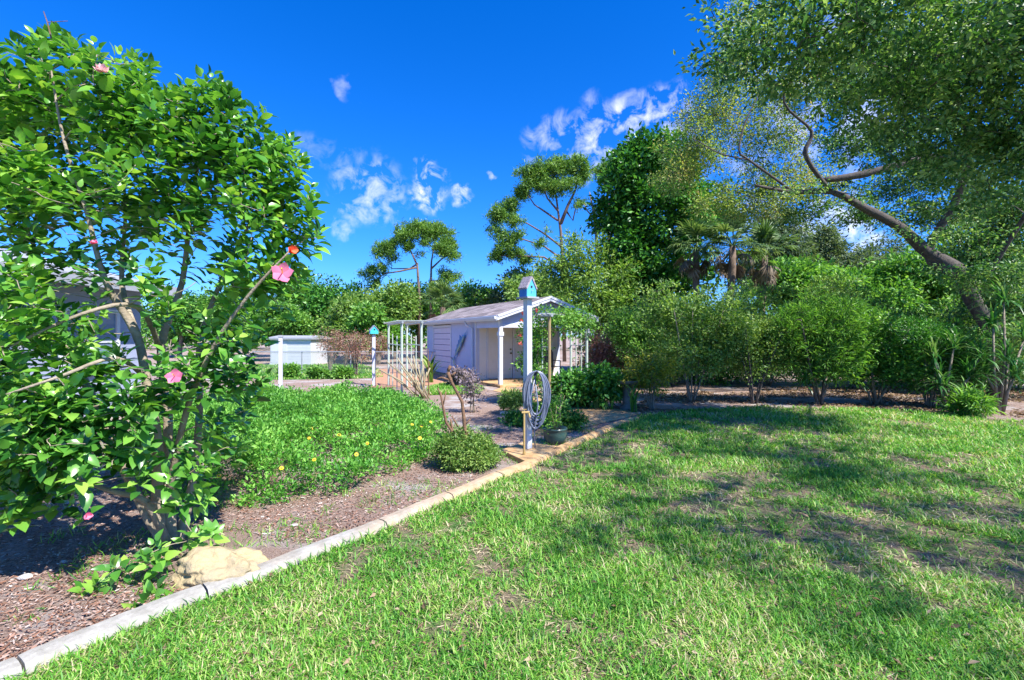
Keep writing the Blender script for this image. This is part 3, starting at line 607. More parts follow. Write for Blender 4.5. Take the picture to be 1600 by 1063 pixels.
ed = poly_edge(x, y, gpl) + rng.normal(0, .05, n) + .28 * (noise2(x, y, .35, 67, 2) - .5); hgt = .42 * np.clip(1 - np.exp(-np.clip(ed, .01, 9) / .13), 0, 1) * (.42 + 1.1 * noise2(x, y, .45, 61, 3)) * np.clip((13.5 - y) / 4, .5, 1) + .03
z = hgt * np.where(rng.random(n) < .72, rng.uniform(.8, 1.12, n), rng.uniform(.1, .8, n)); cc = np.stack([x, y, z], 1)
leafcloud('foliage', rng, cc, unit(rng.normal(size=(n, 3)) * .3 + [0, 0, 1]), 24, .085, .052, .024, M['cover'], gc, 'quad', flat=.8, droop=-.35, upn=.7)
fl = [(503, 637), (552, 633), (515, 635), (573, 624), (483, 619), (534, 623), (589, 625), (644, 661), (659, 663), (673, 657), (451, 659), (487, 667), (530, 677), (483, 682), (574, 690), (557, 707), (491, 715), (440, 728), (656, 682), (390, 640), (455, 616), (342, 740)]
for i, (px, py) in enumerate(fl):
    c = np.array(G(px, py, .46 if py > 640 else .36)); rg = np.random.default_rng(70 + i); nn = 11; f = unit(np.array([[.3, -.65, .7]]) + rg.normal(size=(1, 3)) * .15)[0]
    t1 = np.cross(f, [0, 0, 1.]); t1 /= np.linalg.norm(t1); t2 = np.cross(t1, f); a = np.arange(nn) * 2 * PI / nn; s = .020 * rg.uniform(.8, 1.15) * (1 + .04 * c[1])
    c[2] -= .02
    o = leaves('flower', np.repeat(c[None], nn, 0), t1[None] * np.cos(a)[:, None] + t2[None] * np.sin(a)[:, None] + f * .1, np.repeat(f[None], nn, 0), s, s * .5, M['yelp'], gc, 'quad')
    q = MB(); q.tube([c - f * .002, c + f * .01], [s * .36, s * .25], 8); q.build('flower_centre', M['dish'], o)
    q = MB(); q.tube([c - f * .002, c - np.array([0, 0, .14])], .0025, 4); q.build('stalk', M['cover'], o)

# ---------------------------------------------------------------- birdhouse posts
def birdhouse_post(loc, rz, zt, w_, hw, hh, hrz, mfront, mside, label, shingles=True, plat=True):
    r = thing('birdhouse_post', loc, label, 'birdhouse post', None, rz)
    m_ = MB(); m_.bx(-w_ / 2, w_ / 2, -w_ / 2, w_ / 2, 0, zt); m_.build('post', M['wpost'], r, False, bevel=.004)
    if plat: m_ = MB(); m_.box((0, 0, zt + .012), (hw * 1.25, hw * 1.45, .024), hrz - rz); m_.build('platform', M['roofg'], r, False)
    R = Matrix.Rotation(hrz - rz, 4, 'Z'); z0 = zt + .024; a = hw / 2; wh = hh * .42; ap = hh * .97
    def bld(mb_, nm, mt, par, **k):
        mb_.v = [tuple(R @ Vector(v)) for v in mb_.v]; return mb_.build(nm, mt, par, False, **k)
    m_ = MB(); m_.prism([(-a, -a, z0), (a, -a, z0), (a, -a, z0 + wh), (0, -a, z0 + ap), (-a, -a, z0 + wh)], (0, .012, 0))
    bx_ = bld(m_, 'birdhouse', mfront, r)
    m_ = MB(); m_.bx(-a + .001, -a + .014, -a + .013, a, z0, z0 + wh); m_.bx(a - .014, a - .001, -a + .013, a, z0, z0 + wh)
    m_.prism([(-a + .015, a - .012, z0), (a - .015, a - .012, z0), (a - .015, a - .012, z0 + wh), (0, a - .012, z0 + ap - .01), (-a + .015, a - .012, z0 + wh)], (0, .011, 0)); bld(m_, 'side_board', mside, bx_)
    m_ = MB(); sl = math.atan2(ap - wh, a); ln = math.hypot(ap - wh, a) * 1.13
    for s in (-1, 1):
        cx = s * a * .53; cz = z0 + (ap + wh) / 2 + .012 - .01
        m_.box((cx, 0, cz), (ln, hw * 1.15, .014), 0, 0, s * sl)
        if shingles:
            for i in range(4):
                for j in range(4):
                    t_ = -.5 + (i + .5) / 4; m_.box((cx + s * -(-t_) * ln * math.cos(sl) * .95 + s * .008 * math.sin(sl), (j - 1.5) * hw * .28, cz - t_ * ln * math.sin(sl) * .95 + .009), (ln * .23, hw * .25, .008), random.uniform(-.04, .04), 0, s * sl)
    bld(m_, 'roof', M['shake'] if shingles else M['roofg'], bx_)
    m_ = MB(); m_.tube([(0, -a - .001, z0 + hh * .5), (0, -a + .004, z0 + hh * .5)], hw * .10, 14); m_.tube([(0, -a, z0 + hh * .5), (0, -a - .004, z0 + hh * .5)], hw * .10, 14); bld(m_, 'entrance_hole', M['black'], bx_)
    m_ = MB(); m_.tube([(0, -a, z0 + hh * .3), (0, -a - .03, z0 + hh * .3)], .004, 6); bld(m_, 'perch', M['wpost'], bx_)
    return r
M['shake'] = solid('weathered_shake', (.46, .40, .42), (.26, .22, .24), .9, 30, .3)
bp = G(824, 705); bp.y = 6.62; bp.x = 24.5 * 6.62 / 755
birdhouse_post((bp.x, bp.y, .062), math.radians(38), 2.045, .088, .165, .27, math.radians(38), M['lblue'], M['blue'], 'tall white square post with blue shake roofed birdhouse, hose coil beside it')
q = G(584, 603); birdhouse_post((q.x, q.y, 0), math.radians(20), 1.64, .10, .25, .27, math.radians(25), M['teal'], M['lblue'], 'shorter white post topped by a turquoise birdhouse near the metal arbour', False, False)
q = G(438.5, 613); r = thing('garden_post', (q.x, q.y, 0), 'plain white square post at the back edge of the ground cover', 'post', None, .3)
mb = MB(); mb.bx(-.05, .05, -.05, .05, 0, 1.56); mb.build('post', M['wpost'], r, False, bevel=.004)
mb = MB(); mb.bx(-.065, .065, -.065, .065, 1.562, 1.59); mb.prism([(-.06, -.06, 1.59), (.06, -.06, 1.59), (.06, .06, 1.59), (-.06, .06, 1.59)], (0, 0, .03)); mb.build('cap', M['roofg'], r, False)

# hose, standpipe, pot
hy = 6.50; hc = P(838, 620, hy); random.seed(5)
pts = []; N_ = 11
for i in range(N_ * 24):
    t_ = i / 24; a = 2 * PI * t_; k_ = int(t_)
    rx = .150 + .03 * math.sin(k_ * 2.3) - .010 * (k_ % 3); rz_ = .335 + .05 * math.sin(k_ * 1.7 + 1) ; top = .345
    cz = hc.z + (top - rz_)
    lean = .02 * math.sin(k_ * 3.1)
    pts.append((hc.x + rx * math.sin(a) + lean * (1 - math.cos(a)), hy - .03 + .028 * math.sin(k_ * 5.3) + .03 * math.cos(a * .5 + k_), cz + rz_ * math.cos(a)))
mb = MB(); mb.tube(pts, .0105, 8)
mb.tube([pts[-1], (hc.x + .02, hy - .06, hc.z - .1), (hc.x - .03, hy - .06, hc.z - .45), (hc.x - .02, hy - .05, .10)], .0095, 8)
mb.tube([pts[0], (hc.x - .08, hy - .07, hc.z - .0), (bp.x - .02, hy - .1, P(0, 643, hy).z + .02)], .0095, 8)
hz = thing('garden_hose', (hc.x, hy, .062), 'long grey garden hose coiled in loops and hung on the white birdhouse post', 'hose')
mb.build('coil', M['hose'], hz, smooth=True)
mb = MB(); mb.tube([(hc.x - .085, hy + .06, hc.z + .31), (hc.x, hy - .06, hc.z + .31), (hc.x + .005, hy - .11, hc.z + .36)], .008, 6); mb.build('hook', M['iron'], hz)
sp = G(819, 711, .06); st = thing('standpipe', (sp.x, sp.y, .062), 'yellowed upright water pipe with tap in front of the post', 'water pipe')
zt = P(0, 645, sp.y).z
mb = MB(); mb.tube([(sp.x, sp.y, .062), (sp.x, sp.y, zt)], .014, 10); mb.tube([(sp.x, sp.y, .062), (sp.x, sp.y, .10)], .02, 10); mb.build('pipe', M['pipe'], st)
mb = MB(); mb.tube([(sp.x - .03, sp.y, zt), (sp.x + .07, sp.y, zt + .005)], .016, 8); mb.tube([(sp.x + .06, sp.y, zt), (sp.x + .075, sp.y - .02, zt - .06)], .012, 8)
tp = mb.build('tap', M['pipe'], st)
mb = MB(); mb.tube([(sp.x, sp.y, zt + .01), (sp.x, sp.y, zt + .04)], .006, 6); mb.box((sp.x, sp.y, zt + .042), (.06, .015, .008)); mb.build('tap_handle', M['pipe'], tp)
pc = G(867, 693); pc.z = 0
pt = thing('potted_plant', pc, 'dark green glazed pot with a leafy young plant beside the hose post', 'potted plant')
mb = MB(); mb.lathe(pc, [(.10, .0), (.135, .01), (.165, .08), (.178, .16), (.172, .20), (.188, .215), (.188, .235), (.168, .238), (.16, .20)], 32); mb.build('pot', M['potg'], pt, smooth=True)
mb = MB(); mb.lathe(pc, [(.165, .195), (.12, .205), (.01, .21)], 20); mb.build('soil', M['soil'], pt)
mb = MB(); rng = np.random.default_rng(81); tips = []
for i in range(9):
    a = i * 2.4; h = rng.uniform(.25, .55); tp_ = pc + Vector((math.cos(a) * .16 * rng.random() + math.cos(a) * .05, math.sin(a) * .14, .2 + h)); mb.tube([pc + Vector((0, 0, .19)), pc.lerp(tp_, .5) + Vector((0, 0, .12)), tp_], [.006, .004, .002], 5); tips.append(list(tp_))
st2 = pc + Vector((.07, 0, .2)); mb.tube([st2, st2 + Vector((.01, 0, .35)), st2 + Vector((.03, 0, .72))], [.009, .007, .003], 6); tips += [list(st2 + Vector((.03 + rng.normal() * .08, rng.normal() * .08, .4 + .1 * i))) for i in range(5)]
mb.build('stem', M['cane'], pt, smooth=True)
tips = np.array(tips + [list(pc + Vector((rng.uniform(-.17, .1), rng.uniform(-.12, .12), rng.uniform(.25, .45)))) for _ in range(16)])
leafcloud('foliage', rng, tips, unit(tips - np.array(pc)), 22, .10, .055, .026, M['mid'], pt)

# ---------------------------------------------------------------- pruned shrub and small bushes by the kerb
q = G(722, 735); by_ = q.y
def bq(px, py, dy=0): return P(px, py, by_ + .15 + dy)
prun = thing('pruned_shrub', (bq(725, 700).x, by_, 0), 'hard pruned shrub of bare brown cut stems rising from the small bush', 'shrub')
mb = MB()
for pp, rr in [([(728, 712), (727, 680), (725, 655), (722, 628), (706, 598), (700, 582)], (.03, .026, .022, .019, .018, .021)), ([(724, 705), (712, 682), (697, 660), (692, 635), (688, 612)], (.024, .02, .017, .014, .012)),
               ([(703, 594), (690, 590), (683, 592)], (.013, .011, .010)), ([(692, 635), (697, 612)], (.009, .008)), ([(688, 618), (684, 606)], (.009, .008)), ([(716, 668), (706, 650)], (.010, .008)), ([(700, 580), (704, 572)], (.02, .021)), ([(720, 690), (708, 676), (704, 655)], (.016, .013, .010)), ([(704, 588), (712, 582)], (.011, .012)), ([(726, 665), (735, 655)], (.010, .009))]:
    pq = [bq(a, b_) for a, b_ in pp]; pq[0].z = max(pq[0].z, 0) if pp[0][1] < 700 else 0
    mb.tube(pq, rr, 8)
mb.build('cut_stems', M['cut'], prun, smooth=True)
c = bq(728, 722); c.z = 0
plant('small_bush', 'small rounded light green bush at the kerb edge around the cut stems', 'bush', c, [[(c, .012), (c + Vector((.02, 0, .15)), .008), (c + Vector((0, 0, .3)), .005)], [(c, .01), (c + Vector((-.12, .05, .15)), .006), (c + Vector((-.2, 0, .25)), .004)], [(c, .01), (c + Vector((.15, .05, .15)), .006), (c + Vector((.22, 0, .25)), .004)]],
      [(c + Vector((0, 0, .15)), (.40, .34, .16)), (c + Vector((-.05, 0, .27)), (.30, .28, .15)), (c + Vector((.22, 0, .33)), (.05, .05, .2))], 420, 20, .075, .045, .017, M['bush'], M['cane'], seed=91, shell=.4, rk=.004, tip=.0015, ks=.85, kn=2.4)

# ---------------------------------------------------------------- garden building
A = G(781, 605); LA, LW, LL = math.atan2(.467, .884), 3.41, 7.2
shed = thing('garden_building', (A.x, A.y, 0), 'lavender sided garden building with shingle gable roof, white trim and porch', 'garden building', None, LA)
def siding_wall(m_, axis, fixed, a0, a1, z0, z1, th, sgn, cuts=(), step=.165):
    """lap siding boards; axis 'y' = wall runs along y at x=fixed; sgn = outside direction; cuts = (a,b,ztop)"""
    z = z0
    while z < z1 - 1e-4:
        zz = min(z + step, z1); spans = [(a0, a1)]
        for (ca, cb, cz) in cuts:
            if z < cz - .01:
                ns_ = []
                for (p, q_) in spans:
                    if ca > p: ns_.append((p, min(ca, q_)))
                    if cb < q_: ns_.append((max(cb, p), q_))
                spans = [s for s in ns_ if s[1] - s[0] > .01] if cz > zz - .01 or True else spans
        for (p, q_) in spans:
            o1, o0 = fixed + sgn * .022, fixed + sgn * .008
            if axis == 'y': poly = [(fixed - sgn * th, p, z), (o1, p, z), (o0, p, zz), (fixed - sgn * th, p, zz)]; m_.prism(poly, (0, q_ - p, 0))
            else: poly = [(p, fixed - sgn * th, z), (p, o1, z), (p, o0, zz), (p, fixed - sgn * th, zz)]; m_.prism(poly, (q_ - p, 0, 0))
        z = zz
EZ, AZ, PD = 2.2, 2.80, 1.8
mb = MB(); siding_wall(mb, 'y', 0, PD, LL, .08, EZ, .1, -1, cuts=[(4.30, 6.30, 1.93)]); siding_wall(mb, 'y', 0, .06, PD, 1.86, EZ, .06, -1)
mb.build('wall', M['siding'], shed, False)
mb = MB(); siding_wall(mb, 'y', LW, PD, LL, .08, EZ, .1, 1); siding_wall(mb, 'x', LL, 0.1, LW - .1, .08, EZ, .1, 1)
mb.prism([(.1, LL - .1, EZ), (LW - .1, LL - .1, EZ), (LW / 2, LL - .1, AZ - .05)], (0, .1, 0)); mb.build('wall', M['siding'], shed, False)
mb = MB(); siding_wall(mb, 'x', PD, .1, LW - .1, .08, EZ + .02, .1, -1, cuts=[(.44, 1.40, 2.06)]); mb.build('porch_wall', M['cream'], shed, False)
mb = MB()   # front gable siding above the beam
z = 1.98
while z < AZ - .05:
    zz = min(z + .165, AZ - .05); hw = lambda q_: (LW / 2) * (AZ - .02 - q_) / (AZ - EZ) if q_ > EZ else LW / 2 - .05
    a, b_ = min(hw(z), LW / 2 - .05), min(hw(zz), LW / 2 - .05); cx = LW / 2
    mb.prism([(cx - a, -.012, z), (cx + a, -.012, z), (cx + b_, -.002, zz), (cx - b_, -.002, zz)], (0, .06, 0)); z = zz
mb.build('gable_siding', M['siding'], shed, False)
mb = MB(); mb.bx(.05, LW - .05, -.03, .07, 1.86, 1.98); mb.build('porch_beam', M['white'], shed, False, bevel=.005)
for x_ in (.02, LW - .02):
    mb = MB(); mb.bx(x_ - .06, x_ + .06, -.06, .06, .08, 1.86); mb.bx(x_ - .085, x_ + .085, -.085, .085, 1.60, 1.72); mb.bx(x_ - .05, x_ + .05, -.052, .052, 1.861, EZ - .002); mb.build('porch_post', M['white'], shed, False, bevel=.006)
ov = .22
for s in (0, 1):   # roof slopes
    x0 = -ov if s == 0 else LW + ov; ez = EZ - .02; m_ = MB()
    m_.prism([(x0, -.25, ez), (LW / 2, -.25, AZ + .03), (LW / 2, -.25, AZ + .09), (x0, -.25, ez + .06)], (0, LL + .5, 0)); m_.build('roof', M['shingle'], shed, False)
    m_ = MB(); m_.prism([(x0, -.28, ez - .10), (LW / 2, -.28, AZ - .07), (LW / 2, -.28, AZ + .088), (x0, -.28, ez + .058)], (0, .028, 0)); m_.prism([(x0 + (.05 if s == 0 else -.05), -.30, ez + .0), (LW / 2, -.30, AZ + .02), (LW / 2, -.30, AZ + .095), (x0, -.30, ez + .063)], (0, .02, 0)); m_.build('bargeboard', M['white'], shed, False)
    m_ = MB(); xe = x0 + (-.022 if s == 0 else .002); m_.bx(xe, xe + .02, -.26, LL + .25, ez - .11, ez + .05); m_.build('fascia', M['white'], shed, False)
m_ = MB(); m_.bx(-ov, .0, -.25, LL + .25, EZ - .06, EZ - .045); m_.bx(LW, LW + ov, -.25, LL + .25, EZ - .06, EZ - .045); m_.bx(.05, LW - .05, .0, PD, EZ - .03, EZ - .01); m_.build('soffit', M['white'], shed, False)
m_ = MB()
for (a, b_, z0, z1) in [(4.20, 4.30, .08, 2.03), (6.30, 6.40, .08, 2.03), (4.30, 6.30, 1.93, 2.03)]: m_.bx(-.035, .03, a, b_, z0, z1)
rd = MB(); z = .10
while z < 1.92: rd.prism([(-.012, 4.3, z), (.03, 4.3, z), (.03, 4.3, min(z + .225, 1.928)), (-.012, 4.3, min(z + .205, 1.928))], (0, 2.0, 0)); z += .23
rdo = rd.build('roller_door', M['rdoor'] if 'rdoor' in M else solid('pink_white_door', (.70, .62, .70), (.62, .56, .64), .5, 3, .03), shed, False); m_.build('door_frame', M['white'], rdo, False)
m_ = MB()
for (x0, x1, z0, z1) in [(.36, .44, .08, 2.12), (1.40, 1.48, .08, 2.12), (.44, 1.40, 2.06, 2.12)]: m_.bx(x0, x1, PD - .05, PD + .02, z0, z1)
d = MB(); d.bx(.45, 1.39, PD - .0, PD + .04, .09, 2.05)
for i in range(3):
    for j in range(2): d.bx(.55 + j * .43, .86 + j * .43, PD - .012, PD + .0, .2 + i * .62, .70 + i * .62)
do = d.build('door', M['cream'], shed, False, bevel=.006); m_.build('door_frame', M['white'], do, False)
m_ = MB(); m_.tube([(1.32, PD, .98), (1.32, PD - .07, .98)], .028, 12); m_.build('handle', M['brown'], do, False)
m_ = MB(); m_.tube([(1.32, PD, 1.12), (1.32, PD - .03, 1.12)], .028, 12); m_.build('deadbolt', M['brown'], do, False)
for y_ in (PD - .0, LL): m_ = MB(); m_.bx(-.034, .0, y_ - .11 if y_ > 3 else y_ - .01, y_ + .0 if y_ > 3 else y_ + .10, .08, EZ - .06); m_.build('corner_trim', M['white'], shed, False)
m_ = MB(); m_.tube([(-ov - .03, PD + .45, EZ - .08), (-ov + .02, PD + .45, EZ - .22), (-.08, PD + .2, EZ - .34), (-.08, PD + .2, .2), (-.16, PD + .2, .12)], .042, 8); m_.build('downspout', M['white'], shed, False, smooth=True)
m_ = MB(); m_.prism([(-ov - .10, -.25, EZ + .0), (-ov - .023, -.25, EZ + .0), (-ov - .023, -.25, EZ - .085), (-ov - .08, -.25, EZ - .085)], (0, LL + .5, 0)); m_.build('gutter', M['white'], shed, False)
m_ = MB(); m_.bx(-.12, LW + .12, -.25, LL, .0, .078); m_.build('porch_slab', M['rust'], shed, False, bevel=.01)
# marlin ornament on the side wall
lc = lambda y_, z_: Matrix.Rotation(LA, 4, 'Z') @ Vector((-.10, y_, z_)) + Vector((A.x, A.y, 0))
fc = lc(3.15, 1.18); fish = bpy.data.objects.new('marlin_ornament', None); COL.objects.link(fish); fish.location = fc
fish.rotation_euler = (0, 0, LA - PI / 2)
tag(fish, 'blue and silver marlin wall ornament leaping diagonally on the lavender wall', 'wall ornament')
an = math.radians(40); RF = Matrix.Rotation(-an, 4, 'Y')
def fbuild(m_, nm, mt, par=fish):
    o = m_.build(nm, mt, par, False, smooth=False); o.rotation_euler = (0, -an, 0); return o
m_ = MB(); spine = [(-.78, .03, .012), (-.62, .04, .05), (-.4, .13, .10), (-.1, .20, .16), (.15, .22, .18), (.38, .18, .16), (.55, .12, .12), (.66, .05, .06), (.8, .022, .02), (1.05, .006, .006)]
n = 12
for (x_, hh, th) in spine:
    cz = .06 * math.cos(x_ * 1.4)
    for k in range(n): a = 2 * PI * k / n; m_.v.append((x_, math.cos(a) * min(th * .32, .05), cz + math.sin(a) * hh * .55))
for i in range(len(spine) - 1):
    for k in range(n): a = i * n + k; b_ = i * n + (k + 1) % n; m_.f.append((a, b_, b_ + n, a + n))
fbuild(m_, 'body', M['fish'])
m_ = MB(); m_.prism([(.42, -.01, .11), (.30, -.01, .34), (.2, -.01, .21), (.08, -.01, .27), (-.02, -.01, .19), (-.15, -.01, .23), (-.24, -.01, .15), (-.4, -.01, .17), (-.45, -.01, .08)], (0, .02, 0)); fbuild(m_, 'dorsal_fin', M['blue'])
m_ = MB(); m_.prism([(-.72, -.012, .035), (-.98, -.012, .32), (-.84, -.012, .04), (-.95, -.012, -.30), (-.72, -.012, .0)], (0, .024, 0)); fbuild(m_, 'tail_fin', M['fish'])
m_ = MB(); m_.prism([(.33, -.04, -.02), (.12, -.05, -.24), (.22, -.04, -.04)], (0, .012, 0)); fbuild(m_, 'pectoral_fin', M['blue'])
m_ = MB(); m_.prism([(-.25, -.01, -.02), (-.38, -.01, -.16), (-.36, -.01, -.01)], (0, .012, 0)); fbuild(m_, 'anal_fin', M['blue'])
# dark garden chair on the porch
def wl(x_, y_, z_): return Matrix.Rotation(LA, 4, 'Z') @ Vector((x_, y_, z_)) + Vector((A.x, A.y, 0))
ch = thing('porch_chair', wl(2.55, 1.1, .08), 'dark slatted garden chair on the porch behind the vine', 'chair', None, LA)
m_ = MB()
for i in range(5): m_.bx(-.25, .25, -.24 + i * .1, -.16 + i * .1, .42, .445)
m_.build('seat', M['iron'], ch, False); m_ = MB()
for i in range(6): m_.box((-.21 + i * .084, .27, .70), (.05, .02, .50))
m_.bx(-.25, .25, .255, .285, .95, 1.0); m_.build('backrest', M['iron'], ch, False)
for sx in (-1, 1):
    m_ = MB(); m_.bx(sx * .27 - .015, sx * .27 + .015, -.25, .26, .62, .65); m_.build('armrest', M['iron'], ch, False)
    for sy in (-.24, .26): m_ = MB(); m_.bx(sx * .27 - .014, sx * .27 + .014, sy - .014, sy + .014, 0, .62 if sy < 0 else .95); m_.build('leg', M['iron'], ch, False)

# ---------------------------------------------------------------- house at the far left
hs_ = thing('house', (-7.7, 6, 0), 'pale house wall with lap siding and windows seen through the hibiscus', 'house')
def hw_(m_, nm, mt, par=None): return m_.build(nm, mt, par or hs_, True)
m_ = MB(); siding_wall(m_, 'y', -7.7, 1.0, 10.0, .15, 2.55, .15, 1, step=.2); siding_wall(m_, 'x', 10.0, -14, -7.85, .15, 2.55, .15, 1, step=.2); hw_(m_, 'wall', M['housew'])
m_ = MB(); m_.bx(-14, -7.68, 1.0, 10.0, 0, .148); hw_(m_, 'foundation', M['concr'])
m_ = MB(); m_.prism([(-7.1, .5, 2.50), (-7.1, .5, 2.60), (-11, .5, 3.5), (-11, .5, 3.4)], (0, 9.8, 0)); m_.bx(-7.10, -7.07, .5, 10.3, 2.44, 2.62); hw_(m_, 'roof', M['roofg'])
for (y0, y1) in [(4.3, 5.5), (6.3, 7.5), (8.2, 9.4)]:
    m_ = MB(); m_.bx(-7.69, -7.62, y0, y0 + .07, .9, 2.1); m_.bx(-7.69, -7.62, y1 - .07, y1, .9, 2.1); m_.bx(-7.69, -7.62, y0 + .07, y1 - .07, 2.03, 2.1); m_.bx(-7.69, -7.60, y0 + .07, y1 - .07, .9, .97); m_.bx(-7.69, -7.64, y0 + .07, y1 - .07, 1.47, 1.52)
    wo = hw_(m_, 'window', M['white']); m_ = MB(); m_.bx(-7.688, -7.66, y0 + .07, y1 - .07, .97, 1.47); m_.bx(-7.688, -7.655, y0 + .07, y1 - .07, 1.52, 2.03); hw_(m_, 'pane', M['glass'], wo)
# hanging planter tub left of the small shed
q = P(331, 565, 10.5); q.z = 0
tb = thing('planter', q, 'grey green planter trough on legs with small red flowers left of the white shed', 'planter')
m_ = MB(); zc = P(331, 570, 10.5).z; m_.prism([(q.x - .26, q.y - .12, zc - .12), (q.x + .26, q.y - .12, zc - .12), (q.x + .33, q.y - .12, zc + .12), (q.x - .33, q.y - .12, zc + .12)], (0, .26, 0)); m_.build('trough', M['paleg'], tb)
for sx in (-.22, .22):
    for sy in (-.08, .1): m_ = MB(); m_.bx(q.x + sx - .015, q.x + sx + .015, q.y + sy - .015, q.y + sy + .015, 0, zc - .121); m_.build('leg', M['iron'], tb)
rng = np.random.default_rng(7); cc = np.stack([rng.uniform(-.3, .3, 30) + q.x, rng.uniform(-.1, .1, 30) + q.y, rng.uniform(.1, .32, 30) + zc], 1)
leafcloud('foliage', rng, cc, unit(rng.normal(size=(30, 3))), 18, .08, .06, .03, M['mid'], tb); 
for i in range(12): leaves('flower', np.repeat(cc[i:i + 1] + [0, 0, .06], 6, 0), rng.normal(size=(6, 3)), rng.normal(size=(6, 3)), .04, .035, M['redp'], tb)

# small white shed beyond the fence
ws = G(454, 570.5); r = thing('white_shed', ws, 'small plain white storage shed with grey roof beyond the wire fence', 'shed', None, math.radians(-4))
m_ = MB(); m_.bx(-1.15, 1.15, 0, 2.0, 0, 1.40)
for i in range(1, 9): m_.bx(-1.15, 1.15, -.012, 0, i * .155 - .15, i * .155 - .006)
m_.bx(-1.19, 1.19, -.03, -.013, 0, .1); m_.build('wall', M['white'], r, False)
m_ = MB(); m_.prism([(-1.3, -.15, 1.402), (1.27, -.15, 1.402), (1.27, -.15, 1.5), (-1.3, -.15, 1.5)], (0, 2.3, 0)); m_.prism([(-1.3, -.15, 1.501), (-1.3, 2.15, 1.501), (-1.3, 1.0, 1.62)], (2.57, 0, 0)); m_.build('roof', M['roofg'], r, False)
m_ = MB(); m_.bx(-1.1, -.2, -.03, -.014, .12, 1.30); m_.build('panel', M['white'], r, False)

# chain link fence
f0, f1 = P(395, 551, 20.5), P(700, 551, 20.5); f0.z = f1.z = 0; fl_ = (f1 - f0).length
fn = thing('chain_link_fence', f0, 'low grey chain link fence behind the garden beds', 'fence')
m_ = MB(); m_.tube([(0, 0, .92), (fl_, 0, .92)], .019, 8); m_.build('rail', M['galv'], fn, False)
for i in range(5): m_ = MB(); m_.tube([(i * fl_ / 4, .02, 0), (i * fl_ / 4, .02, .95)], .026, 8); m_.build('post', M['galv'], fn, False)
m_ = MB(); st_ = .075
for i in range(int(fl_ / st_) - 10):
    x_ = i * st_; m_.box((x_ + .42, .025, .46), (1.28, .003, .004), 0, 0, -.8); m_.box((x_ + .42, .031, .46), (1.28, .003, .004), 0, 0, .8)
m_.build('wire_mesh', M['galv'], fn, False)

# metal arbour
def arbour(name, label, cat, posts, H, mat, top=True, rails=(1.35,)):
    c = sum((Vector(p) for p in posts), Vector()) / 4; r = thing(name, (c.x, c.y, 0), label, cat)
    for p in posts: m_ = MB(); m_.tube([(p[0], p[1], 0), (p[0], p[1], H)], .033, 8); m_.build('post', mat, r)
    for (a, b_) in ((0, 1), (2, 3)):
        m_ = MB(); pa, pb = Vector(posts[a]), Vector(posts[b_])
        for t_ in (.33, .66): q = pa.lerp(pb, t_); m_.tube([(q.x, q.y, .1), (q.x, q.y, H * (.83 if t_ < .5 else .86))], .016, 6)
        for z in rails: m_.tube([(pa.x, pa.y, z), (pb.x, pb.y, z)], .014, 6)
        m_.build('side_lattice', mat, r)
    m_ = MB()
    for (a, b_) in ((0, 1), (2, 3)):
        pa, pb = Vector(posts[a]), Vector(posts[b_]); d_ = (pb - pa).normalized() * .15
        m_.tube([(pa - d_) + Vector((0, 0, H + .02)), (pb + d_) + Vector((0, 0, H + .02))], .03, 6)
    for i in range(6):
        t_ = i / 5; a = Vector(posts[0]).lerp(Vector(posts[1]), t_); b_ = Vector(posts[2]).lerp(Vector(posts[3]), t_); d_ = (b_ - a).normalized() * .15
        m_.tube([a - d_ + Vector((0, 0, H + .06)), b_ + d_ + Vector((0, 0, H + .06))], .022, 6)
    m_.build('top_frame', M['metal'], r); return r
arbour('arbour', 'open pale metal arbour frame left of the garden building', 'arbour', [(-2.92, 12.8, 0), (-3.83, 15, 0), (-2.40, 12.8, 0), (-3.26, 15, 0)], 1.93, M['paleg'])
va = [(.82, 10.6, 0), (.42, 11.7, 0), (1.92, 12.4, 0), (1.62, 13.3, 0)]
ar = arbour('vine_arbour', 'garden arbour on thin posts carrying a climbing vine before the building', 'arbour', va, 2.02, M['paleg'])
po = [c_ for c_ in ar.children if c_.name.startswith('post')][0]; po.data.materials[0] = M['gold']
vst = [[(Vector((.75, 11.0, 0)), .018), (Vector((.62, 11.2, .9)), .014), (Vector((.7, 11.2, 1.9)), .01), (Vector((1.3, 11.6, 2.15)), .006)], [(Vector((.5, 11.3, 0)), .015), (Vector((.35, 11.3, 1.0)), .012), (Vector((.4, 11.3, 1.8)), .008)],
       [(Vector((1.8, 12.6, 0)), .014), (Vector((1.75, 12.6, 1.2)), .01), (Vector((1.7, 12.4, 2.1)), .006)]]
vroot, VC, VU, rng = plant('climbing_vine', 'leafy climbing vine with a few red blooms growing over the arbour', 'vine', (.75, 11, 0), vst,
      [(Vector((.55, 11.1, 1.6)), (.33, .5, .5), 1.6), (Vector((.45, 11.1, 1.0)), (.32, .45, .6), 1.3), (Vector((1.0, 11.3, 2.0)), (.6, .6, .28), 1.6), (Vector((1.6, 12, 1.95)), (.45, .6, .35), 1.6), (Vector((1.85, 12.4, 1.6)), (.2, .3, .3), .4), (Vector((1.05, 11.2, 1.75)), (.4, .3, .25), .3), (Vector((.7, 11, .5)), (.3, .4, .4), .6)],
      240, 16, .14, .06, .03, M['mid'], M['cane'], seed=95, shell=.6, rk=.006, tip=.002)
for i, (px, py) in enumerate([(812, 524), (813, 537), (817, 490), (822, 512), (838, 485), (815, 500)]):
    c = np.array(P(px, py, 10.7)); rg = np.random.default_rng(i); D = rg.normal(size=(9, 3)); leaves('bloom', np.repeat(c[None], 9, 0), D, rg.normal(size=(9, 3)), .06, .045, M['redp'], vroot)

